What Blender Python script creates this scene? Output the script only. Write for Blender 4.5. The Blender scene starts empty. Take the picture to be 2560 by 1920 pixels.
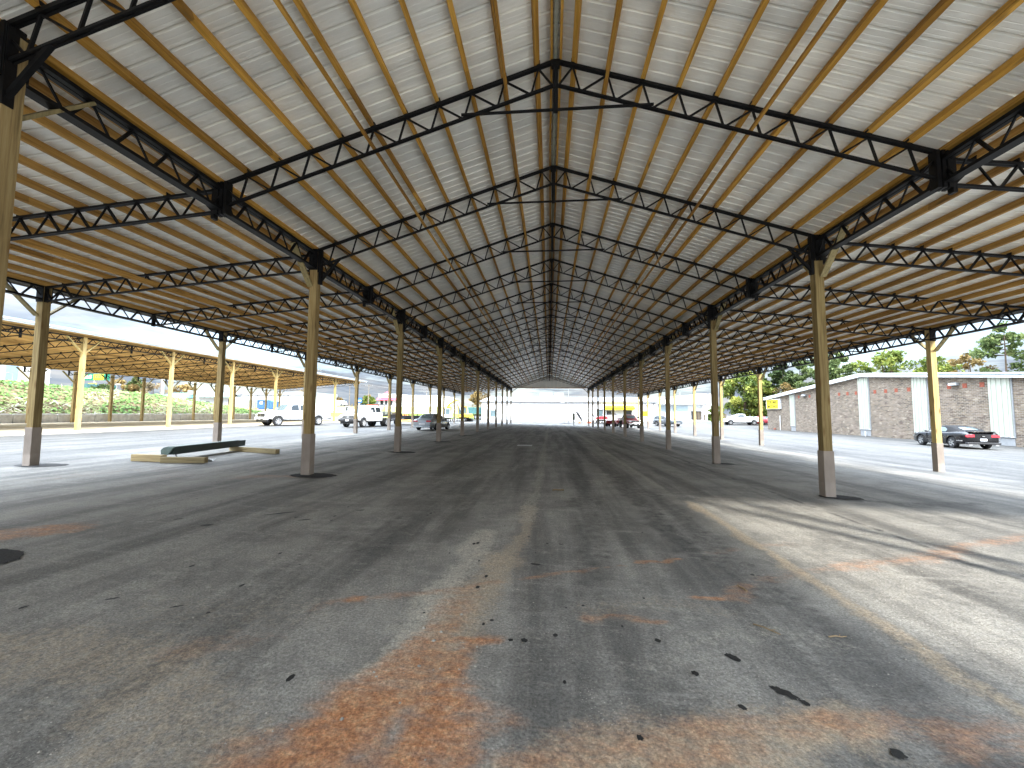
import bpy, bmesh, math, random
from mathutils import Vector, Matrix, noise
R = math.radians
random.seed(11)
sc = bpy.context.scene
COL = sc.collection

# ------------------------------------------------------------------ helpers
WP = {}          # world position of unrotated parents
class MB:
    def __init__(s): s.v = []; s.f = []; s.t = []
    def add(s, vs, fs, tint=None):
        o = len(s.v); s.v += [tuple(v) for v in vs]
        for f in fs:
            s.f.append([i + o for i in f])
            if tint is not None: s.t.append(tint)
        return s
    def box(s, x0, y0, z0, x1, y1, z1):
        v = [(x0,y0,z0),(x1,y0,z0),(x1,y1,z0),(x0,y1,z0),(x0,y0,z1),(x1,y0,z1),(x1,y1,z1),(x0,y1,z1)]
        return s.add(v, [(0,3,2,1),(4,5,6,7),(0,1,5,4),(1,2,6,5),(2,3,7,6),(3,0,4,7)])
    def bar(s, p, q, w, h, up=(0,0,1)):
        p = Vector(p); q = Vector(q); d = (q-p).normalized(); u = Vector(up)
        a = d.cross(u)
        if a.length < 1e-4: a = d.cross(Vector((0,1,0)))
        a.normalize(); b = a.cross(d).normalized()
        a *= w/2; b *= h/2
        v = [p-a-b, p+a-b, p+a+b, p-a+b, q-a-b, q+a-b, q+a+b, q-a+b]
        return s.add(v, [(0,1,2,3),(7,6,5,4),(0,4,5,1),(1,5,6,2),(2,6,7,3),(3,7,4,0)])
    def tube(s, pts, r, n=6, r1=None):
        pts = [Vector(p) for p in pts]; m = len(pts); o = len(s.v)
        for i, p in enumerate(pts):
            d = (pts[min(i+1,m-1)] - pts[max(i-1,0)]).normalized()
            a = d.cross(Vector((0,0,1)))
            if a.length < 1e-3: a = Vector((1,0,0))
            a.normalize(); b = a.cross(d)
            rr = r if r1 is None else r + (r1-r)*i/(m-1)
            for k in range(n):
                t = 2*math.pi*k/n
                s.v.append(tuple(p + a*math.cos(t)*rr + b*math.sin(t)*rr))
        for i in range(m-1):
            for k in range(n):
                s.f.append([o+i*n+k, o+i*n+(k+1)%n, o+(i+1)*n+(k+1)%n, o+(i+1)*n+k])
        s.f.append([o+k for k in range(n)][::-1]); s.f.append([o+(m-1)*n+k for k in range(n)])
        return s
    def lathe(s, prof, n=24, c=(0,0,0), axis='Z', cap=True):
        o = len(s.v); c = Vector(c); m = len(prof)
        for r, h in prof:
            for k in range(n):
                t = 2*math.pi*k/n; a = r*math.cos(t); b = r*math.sin(t)
                p = {'Z':(a,b,h),'X':(h,a,b),'Y':(a,h,b)}[axis]
                s.v.append(tuple(c + Vector(p)))
        for i in range(m-1):
            for k in range(n):
                s.f.append([o+i*n+k, o+i*n+(k+1)%n, o+(i+1)*n+(k+1)%n, o+(i+1)*n+k])
        if cap:
            s.f.append([o+k for k in range(n)][::-1]); s.f.append([o+(m-1)*n+k for k in range(n)])
        return s
    def prism(s, poly, axis, d0, d1):
        """extrude a 2-D polygon along an axis"""
        def P(a, b, d): return {'X':(d,a,b),'Y':(a,d,b),'Z':(a,b,d)}[axis]
        n = len(poly); v = [P(a,b,d0) for a,b in poly] + [P(a,b,d1) for a,b in poly]
        f = [list(range(n))[::-1], list(range(n,2*n))] + [[i,(i+1)%n,n+(i+1)%n,n+i] for i in range(n)]
        return s.add(v, f)
    def grid(s, rows, close=False):
        """rows of points -> quads"""
        o = len(s.v); n = len(rows[0])
        for r in rows: s.v += [tuple(p) for p in r]
        for i in range(len(rows)-1):
            for k in range(n-1 if not close else n):
                s.f.append([o+i*n+k, o+i*n+(k+1)%n, o+(i+1)*n+(k+1)%n, o+(i+1)*n+k])
        return s
    def build(s, name, mat=None, parent=None, local=False, loc=None, smooth=False, bevel=0, seg=2, fix=True):
        me = bpy.data.meshes.new(name)
        off = Vector((0,0,0)) if (local or parent is None) else WP.get(parent.name, Vector((0,0,0)))
        me.from_pydata([tuple(Vector(v)-off) for v in s.v], [], s.f)
        if fix:
            bm = bmesh.new(); bm.from_mesh(me)
            bmesh.ops.recalc_face_normals(bm, faces=bm.faces[:]); bm.to_mesh(me); bm.free()
        if s.t and len(s.t) == len(s.f):
            a = me.attributes.new('tint','FLOAT','FACE'); a.data.foreach_set('value', s.t)
        if mat: me.materials.append(mat)
        o = bpy.data.objects.new(name, me); COL.objects.link(o)
        if parent: o.parent = parent; WP[o.name] = off
        else: WP[o.name] = Vector((0,0,0))
        if loc is not None: o.location = loc
        if smooth:
            me.polygons.foreach_set('use_smooth', [True]*len(me.polygons))
            if hasattr(me, 'set_sharp_from_angle'): me.set_sharp_from_angle(angle=R(smooth if smooth is not True else 38))
        if bevel:
            m = o.modifiers.new('bevel','BEVEL'); m.width = bevel; m.segments = seg; m.limit_method = 'ANGLE'; m.angle_limit = R(40)
        return o

def tag(o, label=None, cat=None, group=None, kind=None):
    if label: o['label'] = label
    if cat: o['category'] = cat
    if group: o['group'] = group
    if kind: o['kind'] = kind
    return o
def thing(name, label, cat, loc=(0,0,0), rotz=0, group=None):
    o = bpy.data.objects.new(name, None); COL.objects.link(o)
    o.location = loc; o.rotation_euler = (0,0,rotz); o.empty_display_size = .3
    WP[o.name] = Vector(loc)
    return tag(o, label, cat, group)
def dup(root, loc=None, rotz=None, label=None, group=None, parent=None):
    def rec(o, par):
        c = o.copy(); COL.objects.link(c); c.parent = par
        for ch in list(KIDS.get(o.name, [])): rec(ch, c)
        return c
    global KIDS
    KIDS = {}
    for ob in COL.objects:
        if ob.parent: KIDS.setdefault(ob.parent.name, []).append(ob)
    c = rec(root, parent if parent else root.parent)
    if loc is not None: c.location = loc
    if rotz is not None: c.rotation_euler = (0,0,rotz)
    if label: c['label'] = label
    if group: c['group'] = group
    return c

# ------------------------------------------------------------------ materials
def newmat(name):
    m = bpy.data.materials.new(name); m.use_nodes = True
    nt = m.node_tree; b = nt.nodes['Principled BSDF']
    return m, nt, b, nt.nodes, nt.links
def mapping(nt, scale=(1,1,1), coord='Object'):
    tc = nt.nodes.new('ShaderNodeTexCoord'); mp = nt.nodes.new('ShaderNodeMapping')
    mp.inputs['Scale'].default_value = scale
    nt.links.new(tc.outputs[coord], mp.inputs['Vector']); return mp
def mixc(nt, fac, a, b, bt='MIX'):
    m = nt.nodes.new('ShaderNodeMix'); m.data_type = 'RGBA'; m.blend_type = bt
    for sock, val in ((m.inputs[0],fac),(m.inputs[6],a),(m.inputs[7],b)):
        if hasattr(val,'is_output'): nt.links.new(val, sock)
        elif isinstance(val,(int,float)): sock.default_value = val
        else: sock.default_value = (*val,1) if len(val)==3 else val
    return m.outputs[2]
def ramp(nt, fac, stops):
    r = nt.nodes.new('ShaderNodeValToRGB'); nt.links.new(fac, r.inputs[0])
    e = r.color_ramp.elements
    while len(e) < len(stops): e.new(.5)
    for el,(p,c) in zip(e, stops): el.position = p; el.color = (*c,1) if len(c)==3 else c
    return r.outputs[0]
def noi(nt, vec, scale, detail=4, rough=.55):
    n = nt.nodes.new('ShaderNodeTexNoise'); n.inputs['Scale'].default_value = scale
    n.inputs['Detail'].default_value = detail; n.inputs['Roughness'].default_value = rough
    nt.links.new(vec, n.inputs['Vector']); return n.outputs['Fac']
def bump(nt, b, h, strength=.3, dist=.02):
    n = nt.nodes.new('ShaderNodeBump'); n.inputs['Strength'].default_value = strength; n.inputs['Distance'].default_value = dist
    nt.links.new(h, n.inputs['Height']); nt.links.new(n.outputs[0], b.inputs['Normal'])
def plain(name, c, rough=.55, metal=0, var=.12, scale=6, spec=.4, st=(1,1,1), bmp=0):
    """solid colour broken up by two octaves of noise"""
    m, nt, b, N, L = newmat(name)
    mp = mapping(nt, st)
    f = noi(nt, mp.outputs[0], scale, 5)
    lo = tuple(x*(1-var*2) for x in c); hi = tuple(min(1,x*(1+var*2)) for x in c)
    L.new(ramp(nt, f, [(.25,lo),(.75,hi)]), b.inputs['Base Color'])
    b.inputs['Roughness'].default_value = rough; b.inputs['Metallic'].default_value = metal
    b.inputs['Specular IOR Level'].default_value = spec
    if bmp: bump(nt, b, f, bmp)
    return m
def wood(name, c1, c2, axis='Y', board=0, dark=(.16,.09,.03), knots=True):
    m, nt, b, N, L = newmat(name)
    st = {'X':(.6,14,14),'Y':(14,.6,14),'Z':(14,14,.6)}[axis]
    mp = mapping(nt, st); g = noi(nt, mp.outputs[0], 1.6, 6, .65)
    oi = N.new('ShaderNodeObjectInfo')
    col = ramp(nt, g, [(.30,tuple(x*.50 for x in c1)),(.47,c1),(.68,c2)])
    mp2 = mapping(nt, {'X':(.25,2,2),'Y':(2,.25,2),'Z':(2,2,.25)}[axis])
    big = noi(nt, mp2.outputs[0], 1.3, 3)
    col = mixc(nt, ramp(nt, big, [(.35,(0,0,0)),(.7,(.5,.5,.5))]), col, tuple(x*.62 for x in c1))
    if board:
        # tint that changes from board to board along the run
        tc = N.new('ShaderNodeTexCoord'); sp = N.new('ShaderNodeSeparateXYZ'); L.new(tc.outputs['Object'], sp.inputs[0])
        d = N.new('ShaderNodeMath'); d.operation='DIVIDE'; d.inputs[1].default_value = board; L.new(sp.outputs[{'X':0,'Y':1,'Z':2}[axis]], d.inputs[0])
        a = N.new('ShaderNodeMath'); a.operation='ADD'; L.new(d.outputs[0], a.inputs[0])
        sx = N.new('ShaderNodeMath'); sx.operation='MULTIPLY'; sx.inputs[1].default_value = 3.1; L.new(sp.outputs[0], sx.inputs[0])
        fl0 = N.new('ShaderNodeMath'); fl0.operation='FLOOR'; L.new(sx.outputs[0], fl0.inputs[0])
        rr = N.new('ShaderNodeMath'); rr.operation='MULTIPLY'; rr.inputs[1].default_value=.37; L.new(fl0.outputs[0], rr.inputs[0]); L.new(rr.outputs[0], a.inputs[1])
        fl = N.new('ShaderNodeMath'); fl.operation='FLOOR'; L.new(a.outputs[0], fl.inputs[0])
        cb = N.new('ShaderNodeCombineXYZ'); L.new(fl.outputs[0], cb.inputs[0]); L.new(fl0.outputs[0], cb.inputs[1])
        wn = N.new('ShaderNodeTexWhiteNoise'); wn.noise_dimensions='3D'; L.new(cb.outputs[0], wn.inputs['Vector'])
        col = mixc(nt, 1.0, col, ramp(nt, wn.outputs['Value'], [(0,(.68,.62,.55)),(.5,(1,.97,.92)),(1,(1.25,1.22,1.15))]), 'MULTIPLY')
    else:
        col = mixc(nt, 1.0, col, ramp(nt, oi.outputs['Random'], [(0,(.78,.78,.72)),(.5,(1,1,1)),(1,(1.12,1.08,1.0))]), 'MULTIPLY')
    if knots:
        v = N.new('ShaderNodeTexVoronoi'); v.inputs['Scale'].default_value = 1.0
        mp3 = mapping(nt, {'X':(1.1,5,5),'Y':(5,1.1,5),'Z':(5,5,1.1)}[axis]); L.new(mp3.outputs[0], v.inputs['Vector'])
        col = mixc(nt, ramp(nt, v.outputs['Distance'], [(.07,(.9,.9,.9)),(.17,(0,0,0))]), col, dark)
    L.new(col, b.inputs['Base Color']); b.inputs['Roughness'].default_value = .7; b.inputs['Specular IOR Level'].default_value=.25
    bump(nt, b, g, .25, .01)
    return m
def glossy(name, c, rough=.18, coat=.6, metal=0):
    m, nt, b, N, L = newmat(name)
    mp = mapping(nt, (1,1,1)); f = noi(nt, mp.outputs[0], 3, 3)
    L.new(ramp(nt, f, [(.3,tuple(x*.88 for x in c)),(.7,c)]), b.inputs['Base Color'])
    L.new(ramp(nt, f, [(.3,(rough,)*3),(.8,(rough*1.9,)*3)]), b.inputs['Roughness'])
    b.inputs['Coat Weight'].default_value = coat; b.inputs['Coat Roughness'].default_value = .08; b.inputs['Metallic'].default_value = metal
    return m
def leafmat(name, stops, trans=.25):
    m, nt, b, N, L = newmat(name)
    at = N.new('ShaderNodeAttribute'); at.attribute_name = 'tint'
    L.new(ramp(nt, at.outputs['Fac'], stops), b.inputs['Base Color'])
    b.inputs['Roughness'].default_value = .65; b.inputs['Specular IOR Level'].default_value = .2
    if trans:
        t = N.new('ShaderNodeBsdfTranslucent'); L.new(ramp(nt, at.outputs['Fac'], stops), t.inputs[0])
        mx = N.new('ShaderNodeMixShader'); mx.inputs[0].default_value = trans
        L.new(b.outputs[0], mx.inputs[1]); L.new(t.outputs[0], mx.inputs[2])
        L.new(mx.outputs[0], N['Material Output'].inputs[0])
    return m

M = {}
M['steel'] = plain('black_painted_steel', (.0045,.0045,.005), .55, 0, .3, 9, .22)
M['galv'] = None
def sheetmat(name, c):
    m, nt, b, N, L = newmat(name)
    mp = mapping(nt, (.5,4.4,.5)); f = noi(nt, mp.outputs[0], 1.2, 4)
    mp2 = mapping(nt, (1,1,1)); f2 = noi(nt, mp2.outputs[0], .5, 3)
    col = ramp(nt, f, [(.3,tuple(x*.86 for x in c)),(.7,c)])
    col = mixc(nt, ramp(nt, f2, [(.35,(.25,)*3),(.65,(0,)*3)]), col, tuple(x*.72 for x in c))
    tc = N.new('ShaderNodeTexCoord'); sp = N.new('ShaderNodeSeparateXYZ'); L.new(tc.outputs['Object'], sp.inputs[0])
    q = N.new('ShaderNodeMath'); q.operation='DIVIDE'; q.inputs[1].default_value=.9144; L.new(sp.outputs[1], q.inputs[0])
    q2 = N.new('ShaderNodeMath'); q2.operation='FLOOR'; L.new(q.outputs[0], q2.inputs[0])
    wn = N.new('ShaderNodeTexWhiteNoise'); wn.noise_dimensions='1D'; L.new(q2.outputs[0], wn.inputs['W'])
    col = mixc(nt, 1.0, col, ramp(nt, wn.outputs['Value'], [(0,(.90,.905,.91)),(1,(1.05,1.03,1.0))]), 'MULTIPLY')
    mp4 = mapping(nt, (.35,2.4,.35)); f4 = noi(nt, mp4.outputs[0], 1.0, 6, .65)
    col = mixc(nt, ramp(nt, f4, [(.52,(0,)*3),(.72,(.45,)*3)]), col, tuple(x*.58 for x in c))
    L.new(col, b.inputs['Base Color']); b.inputs['Roughness'].default_value=.36; b.inputs['Metallic'].default_value=.12
    b.inputs['Specular IOR Level'].default_value=.6
    return m
M['sheet'] = sheetmat('galvalume_roof_sheet', (.93,.915,.86))
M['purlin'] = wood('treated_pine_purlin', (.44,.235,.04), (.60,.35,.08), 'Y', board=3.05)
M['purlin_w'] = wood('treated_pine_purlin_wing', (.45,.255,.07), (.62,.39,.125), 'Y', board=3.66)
M['purlin_b'] = wood('sunlit_treated_purlin', (.60,.40,.16), (.72,.52,.24), 'Y', board=3.66)  # lighter copy of the purlin wood, bounce off sunlit ground put into colour
M['post'] = wood('treated_pine_post', (.31,.22,.095), (.44,.345,.17), 'Z')
M['post_new'] = wood('new_yellow_pine_post', (.60,.44,.19), (.70,.54,.26), 'Z')
M['lumber'] = wood('rough_lumber', (.46,.36,.20), (.58,.48,.29), 'X')
M['brace'] = wood('pine_brace', (.29,.235,.115), (.38,.31,.16), 'Z', knots=False)
M['brace_new'] = wood('new_pine_brace', (.62,.48,.20), (.70,.56,.27), 'Z', knots=False)
M['sleeve'] = plain('tan_post_sleeve', (.36,.305,.26), .6, 0, .08, 5, .3, (1,1,.4))
M['white'] = glossy('white_vehicle_paint', (.72,.73,.74), .22, .5)
M['black_paint'] = glossy('black_car_paint', (.003,.003,.004), .2, .2)
M['silver'] = glossy('silver_car_paint', (.36,.39,.42), .25, .7, .4)
M['grey_paint'] = glossy('dark_grey_car_paint', (.10,.115,.13), .2, .8, .2)
M['red_paint'] = glossy('faded_red_vehicle_paint', (.36,.03,.04), .28, .4)
M['yellow_paint'] = glossy('yellow_machine_paint', (.72,.40,.03), .35, .2)
M['pale_grey_paint'] = glossy('pale_grey_machine_paint', (.55,.58,.57), .35, .2)
M['softtop'] = plain('black_fabric_top', (.016,.016,.017), .85, 0, .2, 40, .2, bmp=.1)
M['glass'] = glossy('vehicle_glass', (.10,.14,.15), .05, 1)
M['glass_d'] = glossy('dark_vehicle_glass', (.025,.032,.035), .06, .8)
M['tyre'] = plain('tyre_rubber', (.022,.022,.023), .8, 0, .2, 12, .3)
M['rim'] = glossy('alloy_rim', (.45,.46,.47), .3, .2, .7)
M['rim_w'] = glossy('white_steel_rim', (.6,.6,.6), .35, .2, .2)
M['chrome'] = glossy('chrome_trim', (.6,.6,.61), .15, .2, .9)
M['plastic'] = plain('black_plastic', (.022,.022,.024), .55, 0, .2, 20)
M['headlamp'] = glossy('headlamp_lens', (.62,.66,.68), .08, 1)
M['taillamp'] = glossy('red_lamp_lens', (.55,.02,.035), .12, 1)
M['plate'] = plain('licence_plate_white', (.72,.73,.76), .4, 0, .04)
M['gutter'] = plain('dark_green_gutter_trim', (.012,.030,.028), .35, 0, .15, 6, .5)
M['gutter_end'] = plain('grey_green_gutter_trim', (.17,.24,.225), .4, 0, .1, 6, .5)
M['concrete'] = plain('cast_concrete', (.56,.55,.53), .85, 0, .14, 3, .2, bmp=.15)
M['pale_wall'] = plain('pale_metal_wall', (.78,.785,.79), .5, 0, .03, 2, .4, (3,3,.2))
M['beige_wall'] = plain('beige_metal_wall', (.64,.61,.54), .5, 0, .05, 2, .4, (4,4,.2))
M['white_trim'] = plain('white_trim', (.74,.76,.77), .45, 0, .05)
M['grey_trim'] = plain('grey_trim', (.27,.28,.29), .5, 0, .08)
M['grey_roof'] = plain('grey_roof_metal', (.36,.37,.38), .5, 0, .07, 2, .4, (3,.3,1))
M['bluegrey_trim'] = plain('blue_grey_fascia', (.42,.50,.53), .45, 0, .08)
M['pale_panel'] = plain('pale_green_panel', (.40,.42,.355), .5, 0, .06, 2, .4, (4,4,.3))
M['blue_door'] = plain('blue_grey_door', (.21,.30,.42), .5, 0, .05)
M['paleblue_door'] = plain('pale_blue_shutter', (.50,.60,.66), .5, 0, .05, 4, .4, (.3,.3,4))
M['brown_wood'] = plain('brown_weathered_board', (.11,.085,.06), .8, 0, .2, 6)
M['dark'] = plain('dark_opening', (.02,.02,.022), .7)
M['yellow'] = plain('yellow_sign_face', (.86,.72,.02), .45, 0, .04)
M['yellow_aw'] = plain('yellow_awning_cloth', (.86,.66,.01), .6, 0, .06)
M['ink'] = plain('sign_ink', (.16,.13,.02), .6)
M['ink_grey'] = plain('grey_sign_letter', (.22,.25,.31), .6)
M['sgreen'] = plain('sign_green', (.01,.16,.09), .5, 0, .04)
M['swhite'] = plain('sign_white', (.78,.80,.79), .5, 0, .03)
M['sred'] = plain('sign_red', (.50,.035,.06), .5, 0, .05)
M['sblue'] = plain('sign_blue', (.03,.12,.42), .5, 0, .05)
M['orange_net'] = plain('orange_barrier_mesh', (.75,.17,.03), .7, 0, .15)
M['cone'] = plain('orange_cone', (.72,.14,.03), .6)
M['teal_roof'] = plain('teal_roof', (.06,.27,.25), .5, 0, .1)
M['palegreen_roof'] = plain('pale_green_canopy', (.36,.50,.44), .5, 0, .08)
M['dumpster'] = plain('blue_dumpster_paint', (.05,.13,.27), .5, 0, .15)
M['olive'] = plain('grey_green_container_paint', (.22,.24,.20), .6, 0, .15)
M['tealgrey'] = plain('dark_teal_container_paint', (.05,.13,.13), .5, 0, .15)
M['bark'] = plain('tree_bark', (.10,.075,.055), .9, 0, .25, 6, .1, (4,4,.5), .3)
M['polewood'] = plain('utility_pole_wood', (.16,.14,.12), .85, 0, .2, 4)
M['pale_pole'] = plain('pale_concrete_pole', (.34,.34,.335), .7, 0, .08)
M['wire'] = plain('cable_black', (.03,.03,.033), .6)
M['clay'] = plain('orange_clay', (.50,.19,.06), .95, 0, .2, 2, .1, bmp=.4)
M['skin'] = plain('skin', (.42,.25,.17), .55)
M['cloth_white'] = plain('white_shirt_cloth', (.70,.70,.68), .8, 0, .06)
M['cloth_black'] = plain('black_trouser_cloth', (.018,.018,.02), .85)
M['hair'] = plain('dark_hair', (.012,.01,.009), .6)
M['ventred'] = plain('terracotta_vent', (.27,.075,.045), .8, 0, .15)
M['paper'] = plain('white_paper', (.75,.76,.76), .8, 0, .03)
M['twig'] = plain('dry_twig', (.30,.22,.13), .9, 0, .2)
M['stone'] = plain('pale_stone', (.38,.355,.31), .85, 0, .2)
M['tar'] = plain('fresh_tar', (.022,.022,.022), .6, 0, .2, 30, .4, bmp=.2)
M['patch'] = plain('fresh_asphalt', (.05,.05,.05), .9, 0, .3, 60, .2, bmp=.5)

def brickmat():
    m, nt, b, N, L = newmat('brown_brick')
    tc = N.new('ShaderNodeTexCoord'); sp = N.new('ShaderNodeSeparateXYZ'); L.new(tc.outputs['Object'], sp.inputs[0])
    ad = N.new('ShaderNodeMath'); ad.operation='ADD'; L.new(sp.outputs[0], ad.inputs[0]); L.new(sp.outputs[1], ad.inputs[1])
    cb = N.new('ShaderNodeCombineXYZ'); L.new(ad.outputs[0], cb.inputs[0]); L.new(sp.outputs[2], cb.inputs[1])
    br = N.new('ShaderNodeTexBrick'); L.new(cb.outputs[0], br.inputs['Vector'])
    br.inputs['Color1'].default_value=(.195,.150,.105,1); br.inputs['Color2'].default_value=(.080,.064,.050,1); br.inputs['Mortar'].default_value=(.27,.245,.215,1)
    br.inputs['Scale'].default_value=1; br.inputs['Brick Width'].default_value=.31; br.inputs['Row Height'].default_value=.115; br.inputs['Mortar Size'].default_value=.013; br.inputs['Bias'].default_value=-.1
    mp = mapping(nt,(1,1,1)); f = noi(nt, mp.outputs[0], .9, 5, .6)
    col = mixc(nt, ramp(nt, f, [(.42,(0,)*3),(.75,(.45,)*3)]), br.outputs['Color'], (.30,.245,.205))
    mp2 = mapping(nt,(1,1.9,6.5)); wn = noi(nt, mp2.outputs[0], 1.0, 2)
    col = mixc(nt, ramp(nt, wn, [(.58,(0,)*3),(.66,(.7,)*3)]), col, (.35,.30,.235))
    mp3 = mapping(nt,(1,1.3,8.7)); wn3 = noi(nt, mp3.outputs[0], 1.0, 2)
    col = mixc(nt, ramp(nt, wn3, [(.36,(.6,)*3),(.44,(0,)*3)]), col, (.075,.05,.042))
    L.new(col, b.inputs['Base Color']); b.inputs['Roughness'].default_value=.85; b.inputs['Specular IOR Level'].default_value=.2
    bump(nt, b, br.outputs['Fac'], -.3, .01)
    return m
M['brick'] = brickmat()

def asphalt():
    m, nt, b, N, L = newmat('dusty_asphalt')
    mp = mapping(nt,(1,1,1)); v = mp.outputs[0]
    grain = noi(nt, v, 55, 6, .75)
    fine = noi(nt, v, 7, 8, .7)
    mid = noi(nt, v, 1.1, 6, .62)
    mpl = mapping(nt,(2.6,.22,1)); lane = noi(nt, mpl.outputs[0], .55, 5, .62)
    mps = mapping(nt,(.35,2.2,1)); scuff = noi(nt, mps.outputs[0], 2.4, 7, .72)
    A = lambda n: (lambda a: (setattr(a,'attribute_name',n), a.outputs['Fac'])[1])(N.new('ShaderNodeAttribute'))
    clay, dust, dark, tan, shade_lift = A('clay'), A('dust'), A('dark'), A('tan'), A('dry')
    col = ramp(nt, fine, [(.26,(.088,.087,.083)),(.5,(.148,.146,.140)),(.76,(.25,.245,.232))])
    col = mixc(nt, ramp(nt, mid, [(.38,(0,)*3),(.64,(.68,)*3)]), col, (.255,.250,.236))
    col = mixc(nt, ramp(nt, lane, [(.40,(.75,)*3),(.55,(0,)*3)]), col, (.062,.062,.061))
    col = mixc(nt, ramp(nt, scuff, [(.55,(0,)*3),(.74,(.5,)*3)]), col, (.31,.305,.29))
    crisp = noi(nt, v, 18, 8, .78); mpw = mapping(nt,(1.0,2.4,1)); wisp = noi(nt, mpw.outputs[0], 4.5, 9, .74)
    def cov(attr, nfac, gain, off):
        # coverage: the stain breaks up into patches where the mask is weak
        a1 = N.new('ShaderNodeMath'); a1.operation='MULTIPLY_ADD'; L.new(nfac, a1.inputs[0]); a1.inputs[1].default_value = 1.9; L.new(attr, a1.inputs[2])
        a2 = N.new('ShaderNodeMath'); a2.operation='SUBTRACT'; L.new(a1.outputs[0], a2.inputs[0]); a2.inputs[1].default_value = off
        a3 = N.new('ShaderNodeMath'); a3.operation='MULTIPLY'; a3.use_clamp = True; L.new(a2.outputs[0], a3.inputs[0]); a3.inputs[1].default_value = gain
        gate = N.new('ShaderNodeMath'); gate.operation='MULTIPLY'; gate.use_clamp=True; L.new(attr, gate.inputs[0]); gate.inputs[1].default_value = 2.2
        a4 = N.new('ShaderNodeMath'); a4.operation='MULTIPLY'; L.new(a3.outputs[0], a4.inputs[0]); L.new(gate.outputs[0], a4.inputs[1])
        return a4.outputs[0]
    # pale scuffs, wisps of dust and aggregate showing through
    col = mixc(nt, ramp(nt, wisp, [(.55,(0,)*3),(.72,(.55,)*3)]), col, (.30,.29,.265))
    col = mixc(nt, ramp(nt, crisp, [(.24,(.7,)*3),(.40,(0,)*3)]), col, (.045,.044,.042))
    vo = N.new('ShaderNodeTexVoronoi'); vo.inputs['Scale'].default_value = 48; L.new(v, vo.inputs['Vector'])
    spk = mixc(nt, 1.0, ramp(nt, vo.outputs['Distance'], [(.10,(1,)*3),(.2,(0,)*3)]), ramp(nt, mid, [(.42,(0,)*3),(.6,(.8,)*3)]), 'MULTIPLY')
    col = mixc(nt, spk, col, (.42,.41,.385))
    col = mixc(nt, cov(dark, fine, 1.3, 1.15), col, (.045,.045,.046))
    col = mixc(nt, cov(tan, crisp, 1.5, 1.2), col, (.30,.25,.19))
    col = mixc(nt, cov(dust, crisp, 1.6, 1.2), col, (.37,.355,.315))
    claycol = ramp(nt, crisp, [(.32,(.15,.068,.04)),(.5,(.32,.15,.072)),(.66,(.44,.28,.165))])
    col = mixc(nt, cov(clay, wisp, 1.15, 1.1), col, claycol)
    col = mixc(nt, 1.0, col, ramp(nt, grain, [(.3,(.42,)*3),(.5,(1,)*3),(.70,(1.65,)*3)]), 'MULTIPLY')
    # shade offset put into the colour: lightened below the roof, darkened outside
    col = mixc(nt, 1.0, col, ramp(nt, shade_lift, [(0,(.375,.364,.350)),(1,(1.56,1.53,1.46))]), 'MULTIPLY')
    L.new(col, b.inputs['Base Color'])
    L.new(ramp(nt, fine, [(.3,(.52,)*3),(.7,(.74,)*3)]), b.inputs['Roughness']); b.inputs['Specular IOR Level'].default_value=.38
    ad = N.new('ShaderNodeMath'); ad.operation='ADD'; L.new(grain, ad.inputs[0])
    mu = N.new('ShaderNodeMath'); mu.operation='MULTIPLY'; mu.inputs[1].default_value=1.6; L.new(fine, mu.inputs[0]); L.new(mu.outputs[0], ad.inputs[1])
    bump(nt, b, ad.outputs[0], .8, .014)
    return m
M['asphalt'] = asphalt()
M['sand'] = plain('pale_gravel', (.42,.36,.26), .95, 0, .2, 2.2, .1, (1,.35,1), .3)
M['grass'] = plain('mown_grass', (.13,.17,.035), .9, 0, .3, 3, .1, bmp=.5)
M['dry_grass'] = plain('dry_grass', (.21,.20,.075), .9, 0, .25, 2, .1, (.4,1,1), .5)
M['road'] = plain('pale_road', (.33,.33,.32), .9, 0, .06, 2, .2)
M['earth'] = plain('bank_earth', (.16,.12,.07), .95, 0, .25, 2, .1, bmp=.5)
M['land'] = plain('far_ground', (.17,.17,.12), .95, 0, .2, .2, .1)

# ------------------------------------------------------------------ ground
XP = [-400,-60,-41,-28.4,-13.3,-5.83,13.45,20,400]; ZP = [.6,.55,.47,.32,.08,0,-.384,-.42,-.40]
def interp(x, xs, zs):
    if x <= xs[0]: return zs[0]
    for i in range(len(xs)-1):
        if x <= xs[i+1]: return zs[i] + (zs[i+1]-zs[i])*(x-xs[i])/(xs[i+1]-xs[i])
    return zs[-1]
def gz(x, y):
    z = interp(x, XP, ZP); t = min(1,max(0,(y-62)/18)); t = t*t*(3-2*t)
    return z*(1-t) + interp(x,[-60,-28,-13,20,45],[.5,.3,0,0,.1])*t
def seg(x, y, pts, w):
    """soft distance to a polyline, 1 on it, 0 past width w"""
    best = 1e9
    for (ax,ay),(bx,by) in zip(pts, pts[1:]):
        dx,dy = bx-ax,by-ay; t = max(0,min(1,((x-ax)*dx+(y-ay)*dy)/(dx*dx+dy*dy+1e-9)))
        best = min(best, math.hypot(x-ax-t*dx, y-ay-t*dy))
    return max(0, 1-best/w)
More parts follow.
